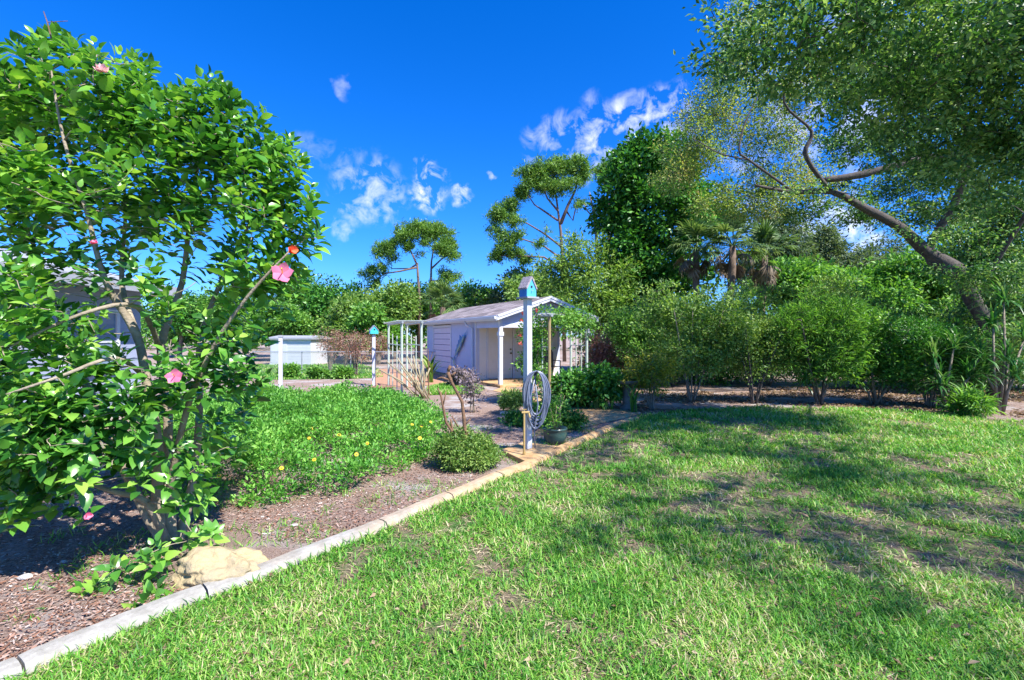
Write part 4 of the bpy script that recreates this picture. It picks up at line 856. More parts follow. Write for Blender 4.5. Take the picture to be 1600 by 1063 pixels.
# birdbath and plumeria sticks
q = G(596, 622); q.y = 11.6; q.x = (596 - 800) * 11.6 / F
zb = P(0, 606, 11.6).z; r = thing('birdbath', q * 1, 'shallow rusty birdbath dish on a dark pedestal at the ground cover edge', 'birdbath'); r.location.z = 0; q.z = 0
m_ = MB(); m_.lathe(q, [(.02, zb - .04), (.16, zb - .03), (.25, zb + .0), (.275, zb + .03), (.262, zb + .034), (.22, zb + .01), (.05, zb - .01)], 28); m_.build('dish', M['dish'], r, smooth=True)
m_ = MB(); m_.lathe(q, [(.14, 0), (.12, .03), (.035, .06), (.028, zb * .5), (.04, zb - .05), (.06, zb - .035)], 16); m_.build('pedestal', M['iron'], r, smooth=True)
pb = G(662, 622); r = thing('plumeria', pb, 'bare plumeria of long leafless tan stalks fanning out beside the arbour', 'shrub'); m_ = MB(); random.seed(12)
for (px, py) in [(593, 578), (604, 565), (621, 560), (636, 557), (646, 556), (652, 566), (628, 575), (640, 580), (615, 590), (672, 575), (660, 562), (648, 590)]:
    e = P(px, py, pb.y + random.uniform(-.5, .4)); mid_ = pb.lerp(e, .5) + Vector((random.uniform(-.06, .06), 0, random.uniform(-.04, .1))); s0 = pb + Vector((random.uniform(-.18, .18), random.uniform(-.15, .15), 0))
    m_.tube([s0, mid_, e], [.024, .02, .017], 7)
    if random.random() < .5: m_.tube([mid_, mid_ + (e - mid_) * .5 + Vector((random.uniform(-.12, .12), 0, .05))], [.016, .013], 6)
m_.build('stalks', M['cane'], r, smooth=True)
r = thing('stick_shrub', G(670, 621), 'single thin brown stake plant right of the plumeria', 'stake'); m_ = MB(); e = G(670, 621); m_.tube([e, P(669, 545, e.y)], [.018, .012], 6); m_.tube([P(669, 575, e.y), P(676, 550, e.y)], [.01, .008], 6); m_.build('stem', M['cut'], r)

def strap(name, label, cat, base, n, ln, wd, seed, mat='drac', spread=.6, group=None, droop=0, tpl='long'):
    """clump of long strap leaves rising from one base"""
    rg = np.random.default_rng(seed); a = rg.random(n) * 2 * PI; t_ = rg.uniform(.05, spread, n)
    D = np.stack([np.cos(a) * np.sin(t_), np.sin(a) * np.sin(t_), np.cos(t_) - droop], 1); Nn = np.stack([-np.cos(a) * np.cos(t_), -np.sin(a) * np.cos(t_), np.sin(t_)], 1)
    b0 = np.repeat(np.array(base)[None], n, 0) + rg.normal(size=(n, 3)) * [.04, .04, 0]
    r_ = thing(name, base, label, cat, group); leaves('foliage', b0, D, Nn, ln * rg.uniform(.7, 1.15, n), wd, M[mat], r_, tpl); return r_
strap('iris_plant', 'fan of pale green sword leaves nearest the path, left one', 'plant', G(930, 639), 12, .38, .035, 1, 'light', .5, 'sword leaved plants beside the path')
strap('iris_plant', 'short spiky leaf clump between the two taller sword plants', 'plant', G(946, 641), 9, .26, .03, 2, 'light', .6, 'sword leaved plants beside the path')
strap('iris_plant', 'leaning green sword leaves at the end of the hedge bed', 'plant', G(957, 640) , 12, .5, .05, 3, 'mid', .8, 'sword leaved plants beside the path')
strap('iris_plant', 'upright broad sword leaf plant by the bird bath pedestal', 'plant', G(990, 645), 9, .62, .06, 4, 'mid', .28, 'sword leaved plants beside the path')
strap('canna', 'yellowish broad leaved canna against the building wall', 'plant', G(674, 598), 22, 1.0, .13, 5, 'bush', .55)
# small stone pedestal
q = G(979, 640); r = thing('stone_birdbath', q, 'weathered stone birdbath half hidden beside the yellow shrub', 'birdbath')
m_ = MB(); m_.lathe(q, [(.17, 0), (.16, .06), (.09, .1), (.075, .3), (.10, .5), (.13, .54)], 18); m_.build('pedestal', M['stoneb'], r, smooth=True)
m_ = MB(); m_.lathe(q, [(.12, .541), (.25, .57), (.31, .63), (.30, .64), (.22, .60), (.05, .59)], 24); m_.build('dish', M['stoneb'], r, smooth=True)

# ---------------------------------------------------------------- shrubs near the path and building
def shrub(name, label, px, py, cw, ztop, zbot, lm, seed, nc=260, npc=22, Y=None, ll=.06, lw=.03, cat='shrub', group=None, ns=6, sr=.022, cr=.17, bark='bark', depth=None, **k):
    if name in ('hedge_shrub', 'background_bush'): ztop *= 1.14; cw *= 1.06; cr = .13; nc = int(nc * 1.25); k['ks'] = .95; k['kn'] = 1.35; k['droop'] = -.3; cr = .16; k['ks'] = 1.15; lw *= .9; depth = cw * (.30 if name == 'hedge_shrub' else .42); ztop *= 1 + .17 * math.sin(seed * 2.4)
    b0 = G(px, py) if Y is None else Vector(((px - 800) * Y / F, Y, 0)); rg = np.random.default_rng(seed); zc = (ztop + zbot) / 2; hz_ = (ztop - zbot) / 2; hw2 = cw / 2; dp = depth or hw2 * .85
    stems = []
    for i in range(ns):
        a = i * 2 * PI / ns + rg.random(); rr = hw2 * rg.uniform(.2, .6)
        stems.append([(b0 + Vector((math.cos(a) * .05, math.sin(a) * .05, 0)), sr), (b0 + Vector((math.cos(a) * rr * .4, math.sin(a) * rr * .4, zbot + hz_ * .2 + .1)), sr * .7), (b0 + Vector((math.cos(a) * rr, math.sin(a) * rr, zc + hz_ * .4)), sr * .35)])
    e = [(b0 + Vector((0, 0, zc)), (hw2 * .85, dp * .85, hz_ * .9), 1)]
    for i in range(7):
        a = rg.random() * 2 * PI; e.append((b0 + Vector((math.cos(a) * hw2 * .55, math.sin(a) * dp * .5, zc + rg.uniform(-.5, .62) * hz_)), (hw2 * .5, dp * .5, hz_ * .48), 1.3))
    return plant(name, label, cat, b0, stems, e, nc, npc, cr, ll, lw, M[lm], M[bark], group, seed, .42, rk=.008, tip=.003, **k)
HG = 'tall shrubs of the hedge row'
shrub('glossy_shrub', 'dark glossy low shrub between vine arbour and sword plants', 925, 636, 1.55, .95, .05, 'dark', 101, 200, 20, ll=.09, lw=.045)
shrub('glossy_shrub', 'small dark green shrub at the foot of the vine arbour', 890, 632, .9, .75, .05, 'dark', 102, 110, 18, ll=.08, lw=.04)
shrub('path_bush', 'small green bush beside the pot at the path edge', 898, 672, .38, .33, .02, 'mid', 103, 70, 12, ll=.05, lw=.02, ns=4, sr=.006, cr=.06)
shrub('path_bush', 'low light green plant behind the hose coil', 806, 646, .8, .5, .02, 'light', 104, 100, 14, ll=.05, lw=.02, ns=4, sr=.006, cr=.08)
shrub('path_bush', 'sprawling dark weed on mulch left of the standpipe', 818, 664, .8, .22, .0, 'dark', 105, 70, 12, ll=.05, lw=.025, ns=4, sr=.005, cr=.07)
shrub('path_bush', 'leafy clump growing right behind the green pot', 855, 668, .75, .6, .03, 'mid', 117, 100, 16, ll=.05, lw=.022, ns=4, sr=.006, cr=.08)
shrub('purple_shrub', 'airy purple grey leaved shrub before the building corner', 738, 645, .62, .95, .12, 'purple', 106, 60, 8, ll=.045, lw=.022, ns=7, sr=.009, cr=.08)
shrub('purple_shrub', 'low purple grey shrub against the lavender wall', 720, 604, 1.1, .55, .02, 'purple', 107, 90, 10, ll=.07, lw=.035, ns=6, sr=.009, cr=.10)
shrub('yellow_shrub', 'yellow green shrub with thin stems at the bed corner', 1018, 641, 1.45, 1.25, .25, 'ylw', 108, 130, 16, ll=.06, lw=.028, ns=8, sr=.012, cr=.12)
shrub('pink_shrub', 'reddish pink leaved shrub right of the building', 945, 590, 1.5, 1.9, .2, 'red', 109, 170, 16, Y=15.5, ll=.08, lw=.03)
shrub('hedge_shrub', 'dense green hedge shrub at left end behind the glossy bush', 1018, 620, 2.5, 2.3, .3, 'mid', 110, 380, 22, Y=14.2, group=HG, ll=.065, lw=.032)
shrub('hedge_shrub', 'broad hedge shrub on slanting stems right of the yellow shrub', 1080, 628, 2.9, 2.35, .38, 'light', 111, 400, 20, group=HG, ll=.075, lw=.036)
shrub('hedge_shrub', 'hedge shrub with dark splayed bare stems in the middle of the row', 1178, 631, 2.2, 2.3, .45, 'bush', 112, 360, 24, group=HG, ll=.06, lw=.028, ns=8, bark='obark')
shrub('hedge_shrub', 'fine leaved greyish hedge shrub on one short trunk', 1280, 633, 2.1, 2.05, .3, 'mid', 113, 340, 24, group=HG, ll=.12, lw=.012, ns=4, sr=.035, bark='obark')
shrub('hedge_shrub', 'shaded hedge shrub right of the fine leaved one', 1372, 632, 2.3, 2.1, .35, 'mid', 114, 330, 20, group=HG, ll=.085, lw=.04)
shrub('hedge_shrub', 'dark hedge shrub between the shaded one and the spiky plants', 1452, 636, 2.2, 2.0, .2, 'dark', 115, 330, 24, group=HG, ll=.09, lw=.02)
for i, (px, Y, cw, zt_, lm, lb) in enumerate([(1050, 15.5, 3.2, 3.0, 'light', 'light green bush behind the left hedge shrubs'), (1200, 15.5, 3.6, 2.95, 'light', 'light green bush behind the middle of the hedge'), (1310, 15.5, 3.4, 2.95, 'bush', 'pale feathery bush behind the fine leaved hedge shrub'),
        (1425, 15.0, 3.4, 2.75, 'bush', 'yellow green bush behind the shaded hedge shrub'), (1540, 14.5, 3.2, 2.7, 'mid', 'leafy bush at right behind the oak trunk'), (1660, 14, 3.5, 2.8, 'dark', 'dark bush at the far right edge'),
        (1120, 17.5, 3.0, 3.0, 'mid', 'green bush deep between two light bushes under the palms')]):
    shrub('background_bush', lb, px, 600, cw, zt_, .15, lm, 130 + i, 360, 24, Y=Y, group='bushes behind the hedge', ll=.10, lw=.035, cr=.24)
# dracaena clumps
def dracaena(label, base, heads, seed, n=44, ln=.55):
    r_ = thing('dracaena', base, label, 'dracaena', 'spiky dracaena plants'); rg = np.random.default_rng(seed); m_ = MB()
    for (h, s) in heads:
        h = Vector(h); m_.tube([Vector(base) + Vector((rg.uniform(-.08, .08), 0, 0)), Vector(base).lerp(h, .5) + Vector((rg.uniform(-.08, .08), 0, .05)), h], [.03, .024, .018], 7)
        a = rg.random(n) * 2 * PI; t_ = rg.uniform(.1, 2.0, n); D = np.stack([np.cos(a) * np.sin(t_), np.sin(a) * np.sin(t_), np.cos(t_)], 1); Nn = np.stack([-np.cos(a) * np.cos(t_), -np.sin(a) * np.cos(t_), np.sin(t_)], 1)
        leaves('leaf_head', np.repeat(np.array(h)[None], n, 0) + rg.normal(size=(n, 3)) * .03, D, Nn, ln * s * rg.uniform(.75, 1.1, n), .035, M['drac'], r_, 'long')
    m_.build('stem', M['bark'], r_, smooth=True)
yb = 10.2
dracaena('tall spiky dracaena with stacked leaf heads at the right edge', (P(1562, 640, yb).x, yb, 0), [(P(1568, 472, yb), 1.2), (P(1552, 512, yb - .1), 1), (P(1572, 560, yb), 1), (P(1585, 590, yb - .2), 1), (P(1540, 585, yb), 1), (P(1600, 530, yb + .2), 1)], 1)
dracaena('leaning spiky dracaena left of the tallest one', (P(1500, 640, yb).x, yb + .3, 0), [(P(1460, 560, yb), 1), (P(1490, 545, yb), 1), (P(1470, 600, yb - .2), .9), (P(1515, 590, yb), 1), (P(1530, 560, yb), 1)], 2)
dracaena('short spiky dracaena low in the hedge shade', (P(1285, 630, 11.3).x, 11.3, 0), [(P(1275, 590, 11.2), .8), (P(1300, 560, 11.3), .9), (P(1260, 600, 11.1), .7)], 3)
dracaena('dim spiky dracaena between two hedge shrubs', (P(1365, 632, 11.2).x, 11.2, 0), [(P(1362, 575, 11.2), .9), (P(1340, 600, 11.2), .8), (P(1390, 600, 11.1), .8)], 4)
q = G(1510, 652); q.z = .05; shrub('spiky_clump', 'small bright green plant at the foot of the dracaenas', 1512, 650, .8, .5, .05, 'mid', 140, 60, 14, ll=.12, lw=.02, ns=4)

# reddish crape shrubs behind the fence, left garden
for i, (px, Y, cw, zt_, lb) in enumerate([(516, 21.5, 1.2, 2.0, 'reddish twiggy shrub right beside the white shed'), (556, 19.5, 1.25, 1.95, 'reddish twiggy shrub in the middle of the fence'), (585, 23, 1.5, 2.0, 'reddish shrub behind the turquoise birdhouse'), (540, 23.5, 1.3, 1.9, 'rusty leaved shrub beyond the fence between two others')]):
    shrub('crape_shrub', lb, px, 590, cw, zt_, .45, 'red', 150 + i, 90, 9, Y=Y, group='reddish shrubs at the wire fence', ll=.09, lw=.03, ns=10, sr=.022, cr=.16, bark='bark', ks=1.0)
for i, (px, py, lb) in enumerate([(498, 592, 'small green shrub on the strip left of the bare red one'), (535, 592, 'low green shrub on the back lawn edge'), (452, 590, 'low leafy plant beside the plain white post')]):
    shrub('bed_plant', lb, px, py, .7, .45, .02, 'mid', 160 + i, 60, 14, ll=.09, lw=.04, ns=4, sr=.01, cr=.14, group='small plants on the back strip')
# ---------------------------------------------------------------- trees
def tree(name, label, cat, px, Y, trunk_top, tr, ells_px, nc, npc, cr, ll, lw, lm, seed, bark='bark', group=None, **k):
    """ells_px: (px, py, dY, rx, ry, rz) in metres"""
    b0 = Vector(((px - 800) * Y / F, Y, 0)); tt = Vector(trunk_top); mid_ = b0.lerp(tt, .5) + Vector((.15, 0, 0))
    e = [(P(a, b_, Y + dy), (rx, ry, rz)) for (a, b_, dy, rx, ry, rz) in ells_px]
    return plant(name, label, cat, b0, [[(b0, tr), (mid_, tr * .8), (tt, tr * .5)]], e, nc, npc, cr, ll, lw, M[lm], M[bark], group, seed, **k)
TG = 'trees along the back of the garden'
def bgtree(label, px, Y, cy, rx, rz, lm, seed, nc=260, npc=26, ll=.19, lw=.09, **k):
    rg = np.random.default_rng(seed); e = []
    for i in range(9):
        a = rg.random() * 2 * PI; u = rg.random() ** .5
        e.append((px + math.cos(a) * u * rx * .62 * F / Y, cy - math.sin(a) * u * rz * .55 * F / Y, rg.uniform(-.4, .4) * rx, rx * .46, rx * .46, rz * .42))
    tt = P(px, cy, Y); return tree('broadleaf_tree', label, 'tree', px, Y, tt, .16, e, nc, npc, rx * .17, ll, lw, lm, seed, group=TG, shell=.45, rk=.02, tip=.008, **k)
bgtree('dark green tree at left end above the white shed', 455, 36, 470, 3.0, 2.8, 'dark', 201)
bgtree('dark rounded tree with grey twigs behind the wire fence', 525, 35, 472, 2.9, 2.6, 'dark', 202)
bgtree('light green tree low behind the reddish shrubs', 545, 30, 500, 2.3, 1.7, 'light', 203)
bgtree('fresh green tree left of the forked pine', 615, 33, 482, 2.6, 2.0, 'light', 204)
bgtree('green tree beneath the two small pines', 650, 38, 478, 3.2, 2.4, 'mid', 205)
bgtree('dense green tree left of the fan palm', 590, 27, 512, 1.7, 1.5, 'mid', 206)
bgtree('tree crown showing between palm and building roof', 735, 34, 476, 2.6, 1.9, 'mid', 207)
bgtree('airy grey green tree above the building ridge', 790, 33, 455, 2.8, 2.0, 'grey', 208, npc=20)
bgtree('bright tree behind the blue birdhouse', 838, 30, 462, 2.2, 1.8, 'light', 209)
bgtree('tree far left seen through the hibiscus', 360, 34, 490, 3.0, 2.4, 'mid', 210)
bgtree('low tree behind the white shed', 430, 31, 505, 2.2, 1.7, 'mid', 211)
bgtree('green tree left of the house corner', 280, 36, 490, 3.2, 2.6, 'dark', 212)
for i, (px, cy, rx, rz, Y, lm, lb) in enumerate([(1215, 410, 2.0, 3.0, 28, 'grey', 'tall feathery grey green tree right of the palms'), (1295, 420, 1.5, 2.6, 30, 'grey', 'slim feathery grey tree in the gap under the oak'), (1385, 450, 2.4, 2.3, 28, 'grey', 'grey green tree filling the gap left of the oak trunk'), (1450, 455, 2.2, 2.0, 24, 'mid', 'green tree showing behind the oak trunk'), (1250, 455, 2.0, 1.6, 26, 'mid', 'lower green tree beneath the feathery ones'), (1340, 470, 2.2, 1.5, 24, 'mid', 'rounded green tree just above the pale hedge bush'), (1560, 430, 3, 3, 24, 'dark', 'dark tree behind the oak at the right edge')]):
    bgtree(lb, px, Y, cy - (14 if lm == 'grey' else 0), rx * 1.35, rz * 1.15, lm, 220 + i, 300, 30, ll=.20, lw=.06 if lm == 'grey' else .08, droop=.3 if lm == 'grey' else 0)
# feathery light shrub tree left of the dark tree
tree('bamboo_tree', 'airy light green tree with pale bare twigs beside the building', 'tree', 925, 19, P(925, 440, 19), .07, [(915, 420, 0, 1.0, 1, 1.4), (880, 440, 0, .9, .9, .9), (940, 470, -.5, 1.0, 1, 1.0), (960, 440, 0, .9, .9, 1.2), (895, 480, -.5, 1.1, 1, .7), (900, 390, 0, .6, .6, .7), (980, 500, -.5, 1.2, 1, .8), (860, 420, .5, .7, .7, .6)],
     330, 26, .30, .14, .045, 'light', 241, rk=.012, tip=.004, shell=.6, wob=.1)
# dense dark broadleaf tree
tree('broadleaf_tree', 'tall dense dark green tree in the middle right of the garden', 'tree', 1030, 20, P(1020, 380, 20), .22,
     [(1000, 260, 0, 1.4, 1.4, 1.1), (1045, 250, 0, 1.5, 1.4, 1.2), (980, 320, 0, 1.2, 1.3, 1.1), (1040, 340, 0, 2.1, 1.8, 1.5), (990, 390, 0, 1.4, 1.5, 1.3), (1050, 430, 0, 1.8, 1.5, 1.2), (1000, 460, 0, 1.7, 1.5, 1.0), (1100, 330, .5, 1.3, 1.3, 1.3), (955, 345, .3, .7, .7, .9), (1005, 235, 0, .9, .9, .8), (970, 270, 0, .8, .9, .9), (965, 400, 0, .8, .9, .9)],
     620, 32, .36, .17, .085, 'dark', 242, 'obark', TG, rk=.02, shell=.42)
# pines
def pine(label, px, Y, trunk, limbs, tufts, seed, cr=.38, nt=40, tr=.12, fork=None):
    r_ = thing('pine_tree', ((px - 800) * Y / F, Y, 0), label, 'pine tree', 'pines rising above the garden'); rg = np.random.default_rng(seed); random.seed(seed); m_ = MB(); nodes = []
    for ln_ in trunk:
        pts_ = [P(a, b_, Y) for a, b_ in ln_]
        if ln_[0][1] > 560: pts_[0].z = 0
        rr = [tr * (1 - .75 * i / (len(pts_) - 1)) for i in range(len(pts_))]; m_.tube(pts_, rr, 8)
        for i in range(len(pts_) - 1):
            for u in (0, .33, .66): nodes.append([pts_[i].lerp(pts_[i + 1], u), rr[i]])
        nodes.append([pts_[-1], rr[-1]])
    nodes = nodes[3:]
    for ln_ in limbs:
        pts_ = [P(a, b_, Y + d_) for a, b_, d_ in ln_]; rr = [.07 * (1 - .6 * i / (len(pts_) - 1)) for i in range(len(pts_))]; m_.tube(pts_, rr, 6); nodes += [[p, q_] for p, q_ in zip(pts_, rr)][1:]
    e = [(P(a, b_, Y + rg.uniform(-.6, .6)), (rx * 1.35, max(rx * 1.1, .4), rz * 1.4)) for a, b_, rx, rz in tufts]
    nn = sum(max(7, int(62 * t_[2] * max(t_[3], .35))) for t_ in tufts); C_, U_ = ell_points(rg, e, nn, .75); grow(m_, nodes, C_, .022, .008, 4, .08, .3); m_.build('trunk', M['pbark'], r_, smooth=True)
    idx = np.repeat(np.arange(len(C_)), nt * 2); n_ = len(idx); D = unit(rg.normal(size=(n_, 3))) + [0, 0, .25]
    leaves('foliage', C_[idx] + rg.normal(size=(n_, 3)) * cr * .38, D, rg.normal(size=(n_, 3)), rg.uniform(.6, 1.1, n_) * cr * .66, .042, M['pine'], r_, 'blade')
pine('forked flat topped pine with wide crown above the fan palm', 655, 34,
     [[(656, 600), (655, 460), (652, 415), (643, 395), (636, 380)], [(673, 600), (673, 455), (674, 410), (679, 380)]],
     [[(652, 418, 0), (625, 424, 0), (600, 428, 0), (585, 440, 0)], [(653, 412, 0), (640, 420, .5), (612, 420, .3)], [(674, 420, 0), (690, 405, 0), (705, 395, 0)], [(674, 440, 0), (690, 438, 0), (702, 432, 0)]],
     [(605, 385, .7, .45), (625, 370, .9, .5), (645, 360, 1.0, .4), (668, 358, 1.0, .4), (685, 362, .8, .5), (700, 380, .8, .6), (706, 398, .6, .45), (690, 390, .7, .5), (597, 395, .6, .4), (610, 407, .5, .3), (640, 385, .6, .3), (590, 420, .6, .35), (577, 428, .5, .3), (584, 445, .5, .4), (700, 432, .7, .4), (690, 445, .8, .3), (655, 400, .35, .3), (665, 375, .6, .4)], 301)
pine('large pine with sweeping bare limbs left of the dark tree', 872, 30,
     [[(882, 600), (880, 420), (876, 360), (872, 330), (868, 300), (862, 275)], [(876, 350), (888, 320), (898, 300), (905, 275)]],
     [[(876, 385, 0), (850, 365, 0), (825, 350, 0), (800, 340, 0)], [(878, 405, 0), (850, 385, .5), (820, 375, 0), (790, 365, 0)], [(872, 345, 0), (850, 330, 0), (835, 320, 0), (825, 305, 0)], [(880, 420, 0), (850, 402, -.5), (810, 400, 0), (780, 400, 0)], [(872, 330, 0), (855, 310, 0), (848, 290, 0)], [(885, 330, .5), (895, 345, 0), (903, 310, 0)]],
     [(830, 275, .8, .45), (850, 265, .9, .45), (872, 262, .9, .45), (895, 262, .8, .5), (912, 262, .4, .7), (905, 280, .6, .4), (840, 290, .8, .4), (820, 300, .6, .35), (812, 305, .5, .3), (860, 285, .8, .3), (885, 285, .8, .4), (790, 325, .6, .4), (782, 335, .6, .35), (800, 345, .6, .3), (778, 362, .6, .35), (800, 368, .6, .3), (795, 382, .7, .3), (776, 400, .6, .4), (800, 400, .6, .35), (815, 405, .5, .3), (855, 360, .4, .25), (805, 320, .4, .3), (868, 300, .4, .2), (845, 380, .4, .25), (775, 345, .4, .3), (906, 320, .3, .3)], 302)
pine('pine crown peeping above the left edge of the dark tree', 950, 32, [[(951, 600), (951, 330), (948, 290), (942, 272)]], [[(951, 300, 0), (940, 280, 0), (935, 272, 0)]],
     [(940, 268, .5, .4), (952, 262, .5, .3), (960, 275, .7, .4), (938, 280, .4, .2)], 303)
mb = MB(); e = P(935, 480, 22); pts_ = [Vector((e.x, e.y, 0)), P(934, 420, 22), P(931, 345, 22), P(925, 320, 22), P(921, 300, 22)]; mb.tube(pts_, [.1, .09, .07, .05, .02], 7)
mb.tube([P(931, 345, 22), P(918, 330, 22), P(912, 318, 22)], [.04, .03, .015], 5); mb.tube([P(931, 345, 22), P(938, 325, 22), P(934, 310, 22)], [.04, .025, .01], 5)
r = thing('dead_tree', (e.x, 22, 0), 'bare dead tree top between the large pine and the dark tree', 'tree'); mb.build('trunk', M['bark'], r, smooth=True)
# palms
def palm(label, px, Y, tx, ty, seed, nf=34, fr=1.0, skirt=14, tr=.15, lean=0):
    b0 = Vector(((px - 800) * Y / F, Y, 0)); t_ = P(tx, ty, Y); r_ = thing('fan_palm', b0, label, 'palm', 'cabbage palms'); rg = np.random.default_rng(seed)
    m_ = MB(); pts_ = [b0.lerp(t_, u) + Vector((lean * math.sin(u * PI), 0, 0)) for u in np.linspace(0, 1, 7)]; m_.tube(pts_, [tr * 1.1, tr, tr * .95, tr, tr, tr * 1.15, tr * .9], 10); m_.build('trunk', M['pbark'], r_, smooth=True)
    def fans(n_, lo_, hi_, mat, nm, length, dr):
        Ps, Ds, Ns, Ls = [], [], [], []; pm = MB()
        for i in range(n_):
            a = rg.random() * 2 * PI; th = rg.uniform(lo_, hi_); d_ = np.array([math.cos(a) * math.sin(th), math.sin(a) * math.sin(th), math.cos(th)]); c = np.array(t_) + d_ * length * rg.uniform(.55, .8)
            pm.tube([t_, Vector(np.array(t_) + d_ * length * .35 + [0, 0, .05]), Vector(c)], [.014, .011, .009], 4)
            side = np.cross(d_, [0, 0, 1.]); side /= np.linalg.norm(side) + 1e-6; nn_ = np.cross(side, d_)
            for s in np.linspace(-1.35, 1.35, 17):
                dd = d_ * math.cos(s) + side * math.sin(s) - np.array([0, 0, dr * (.25 + .5 * rg.random())]); Ps.append(c); Ds.append(dd); Ns.append(nn_ + rg.normal(size=3) * .15); Ls.append(length * rg.uniform(.5, .68) * (1 - .2 * abs(s)))
        o_ = leaves(nm, np.array(Ps), np.array(Ds), np.array(Ns), np.array(Ls), .05 * fr, mat, r_, 'long'); pm.build('stalks', mat, o_)
    fans(nf, .1, 1.9, M['palm'], 'fronds', fr, .35); fans(skirt, 2.0, 2.9, M['dead'], 'dead_fronds', fr * .9, .7)
palm('fan palm standing left of the garden building roof', 690, 27, 692, 480, 401, 40, 1.25, 6)
palm('cabbage palm with brown skirt and straight trunk under the oak', 1087, 17.5, 1088, 390, 402, 30, 1.0, 12, .11)
palm('cabbage palm on a curved leaning trunk', 1122, 16.5, 1145, 385, 403, 34, 1.05, 10, .11, .12)
palm('cabbage palm at right with hanging dead fronds, left of the sky gap', 1180, 18, 1195, 400, 404, 34, 1.1, 12, .11, .05)

# ---------------------------------------------------------------- big oak at the right
Yo = 12.2
def op(px, py, dy=0): return P(px, py, Yo + dy)
ost = [
 [(Vector((op(1570, 600).x, Yo + .2, 0)), 0.208), (op(1560, 540), 0.190), (op(1520, 470), 0.167), (op(1498, 425, -.1), 0.19), (op(1450, 395, .1), 0.145), (op(1405, 355), 0.128), (op(1350, 325, -.3), 0.099), (op(1300, 300, -.6), 0.070), (op(1240, 300, -.8), 0.046), (op(1180, 290, -1), 0.029)],
 [(op(1285, 282, -.8), .06), (op(1350, 272, -.9), .085), (op(1450, 246, -1.1), .075), (op(1530, 235, -1.2), .05), (op(1600, 200, -1.5), .02)],
 [(op(1300, 300, -.6), 0.058), (op(1282, 280, -.9), 0.052), (op(1258, 240, -1.1), 0.052), (op(1268, 205, -1.2), 0.035), (op(1225, 160, -1.5), 0.023), (op(1240, 90, -2), 0.014)],
 [(op(1240, 300, -.8), 0.035), (op(1170, 250, -1), 0.026), (op(1155, 235, -1), 0.023), (op(1165, 190, -1), 0.017), (op(1190, 140, -1), 0.012)],
 [(op(1170, 250, -1), 0.020), (op(1125, 240, -1), 0.014), (op(1090, 220, -.8), 0.009)],
 [(op(1498, 425, -.1), 0.19), (op(1450, 395, .1), 0.104), (op(1500, 300, -.6), 0.081), (op(1510, 200, -1.5), 0.058), (op(1450, 90, -3), 0.041), (op(1340, 85, -3.6), 0.029), (op(1230, 95, -4), 0.017)],
 [(op(1520, 470), 0.058), (op(1600, 340, -1), 0.046), (op(1700, 200, -3), 0.037), (Vector((9, 4, 6.8)), 0.029), (Vector((8.5, 0, 7.2)), 0.018)],
 [(op(1700, 200, -3), 0.058), (Vector((6.5, 5, 7.0)), 0.025), (Vector((5, 3.8, 6.8)), 0.010)],
]
oe = []
for (px, py, dy, rx, ry, rz, wt) in [(1340, 40, -6.2, 1.7, 1.5, .8, 1.2), (1470, 80, -5.2, 1.6, 1.8, 1.1, 1.3), (1580, 60, -4.8, 1.3, 1.8, 1.6, 1.3), (1210, 50, -6.3, 1.0, 1.2, .65, .8), (1280, 110, -6.1, .7, .8, .3, .5), (1430, 150, -5.9, 1.0, 1.2, .5, .8), (1560, 220, -4.8, 1.5, 1.6, 1.2, 1.3),
        (1480, 260, .9, 1.5, 1.5, .8, 1.1), (1570, 330, .6, 1.4, 1.4, 1.2, 2.2), (1390, 290, 1, 1.3, 1.2, .45, .9), (1350, 335, .5, 1.2, 1.0, .35, 1.0), (1260, 330, .6, 1.0, .9, .3, .8), (1340, 230, .8, 1.4, 1.0, .8, 1.1), (1430, 200, .8, 1.3, 1.1, .8, 1.1), (1440, 330, .9, .9, .9, .5, 1.2), (1400, 120, .5, 1.4, 1.1, .9, .9), (1290, 130, .5, 1.2, 1.0, .9, .9), (1530, 400, .8, 1.1, 1.2, .9, 2.0), (1590, 470, .4, 1.2, 1.2, 1.1, 2.4), (1330, 300, -1.3, .5, .4, .25, .5), (1440, 370, -1.2, .5, .4, .25, .5), (1250, 290, -1.5, .5, .4, .25, .4), (1480, 420, -1.2, .4, .4, .3, .6), (1560, 430, -1.4, .9, .7, .7, 1.4), (1600, 530, -1.2, .8, .7, .7, 1.2), (1510, 370, -1.2, .7, .6, .45, 1.0), (1450, 250, .3, .9, .7, .5, .7), (1590, 570, .3, .9, 1.0, .7, 1.2), (1470, 340, .3, .8, .9, .4, 1.0), (1500, 520, 1.5, 1.0, .9, .8, 1.0)]:
    oe.append((op(px, py, dy), (rx, ry, rz), wt))
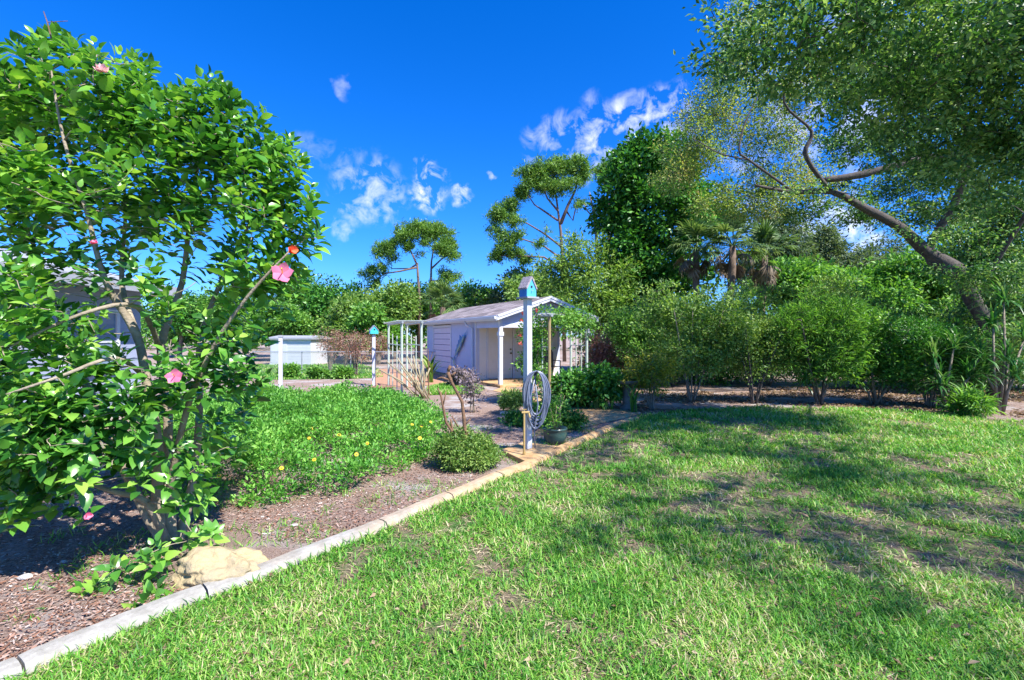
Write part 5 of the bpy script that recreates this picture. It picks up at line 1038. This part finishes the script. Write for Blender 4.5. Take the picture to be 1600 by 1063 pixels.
oe += [(Vector((8.0, 2.0, 7.0)), (2.0, 2.2, .9), .55), (Vector((9.5, 5.0, 7.5)), (2.0, 2.2, 1.0), .6), (Vector((8.0, -1.0, 7.2)), (2.0, 1.8, .8), .5), (Vector((7.0, 4.5, 6.9)), (1.5, 1.6, .6), .7), (Vector((5.6, .6, 6.6)), (1.3, 1.3, .4), .8), (Vector((5.2, 3.0, 6.8)), (1.0, 1.3, .4), .8), (Vector((6.2, -2.8, 7.0)), (1.4, 1.2, .6), .3)]
ye = [(op(1130, 180, .7), (1.2, 1.0, .9), 1), (op(1090, 230, .7), (1.1, 1.0, .9), 1), (op(1210, 220, .7), (1.1, 1.0, 1.0), .9), (op(1190, 300, .7), (1.2, 1, .7), 1), (op(1260, 290, .7), (1.0, .9, .6), .8), (op(1140, 110, .5), (.8, .8, .8), .8), (op(1170, 40, .4), (.8, .8, .7), .7), (op(1060, 275, .7), (.7, .7, .5), .8), (op(1230, 140, .5), (.9, .9, .8), .7), (op(1120, 320, .8), (1.0, .8, .4), .7)]
YC, YU = ell_points(np.random.default_rng(502), ye, 800, .6)
oroot, OC, OU, rng = plant('oak_tree', 'massive spreading oak with leaning dark trunk and canopy filling the upper right', 'oak tree', (op(1570, 600).x, Yo + .2, 0), ost, oe, 3500, 27, .20, .066, .030, M['oak'], M['obark'], seed=501, shell=.6, rk=.018, tip=.005, wob=.16, flat=.55, sides=4, bare=YC)
o = leafcloud('young_foliage', rng, YC, YU, 46, .24, .075, .034, M['oak_y'], oroot, flat=.7); o['label'] = 'sparse yellow green young leaves'

# ---------------------------------------------------------------- distant wood
rng = np.random.default_rng(601); n = 900; x = rng.uniform(-75, 95, n); y = 50 + rng.random(n) * 14
z = rng.random(n) ** .7 * (3.4 + 2.2 * noise2(x, y * 0, 9, 7, 3)); cc = np.stack([x, y, z], 1)
o = leafcloud('distant_wood', rng, cc, unit(rng.normal(size=(n, 3))), 46, 1.5, .55, .34, M['mid'], None); tag(o, 'far green wood closing off the view behind all the trees', 'wood', kind='stuff')

rng = np.random.default_rng(602); n = 900; y = rng.uniform(15.5, 24, n); x = rng.uniform(.12, 1.25, n) * y + .6; cc = np.stack([x, y, rng.uniform(.05, 1.0, n)], 1)
o = leafcloud('underbrush', rng, cc, unit(rng.normal(size=(n, 3))), 40, .42, .16, .06, M['dark'], None); tag(o, 'low tangled dark undergrowth filling the ground behind the hedge', 'undergrowth', kind='stuff')
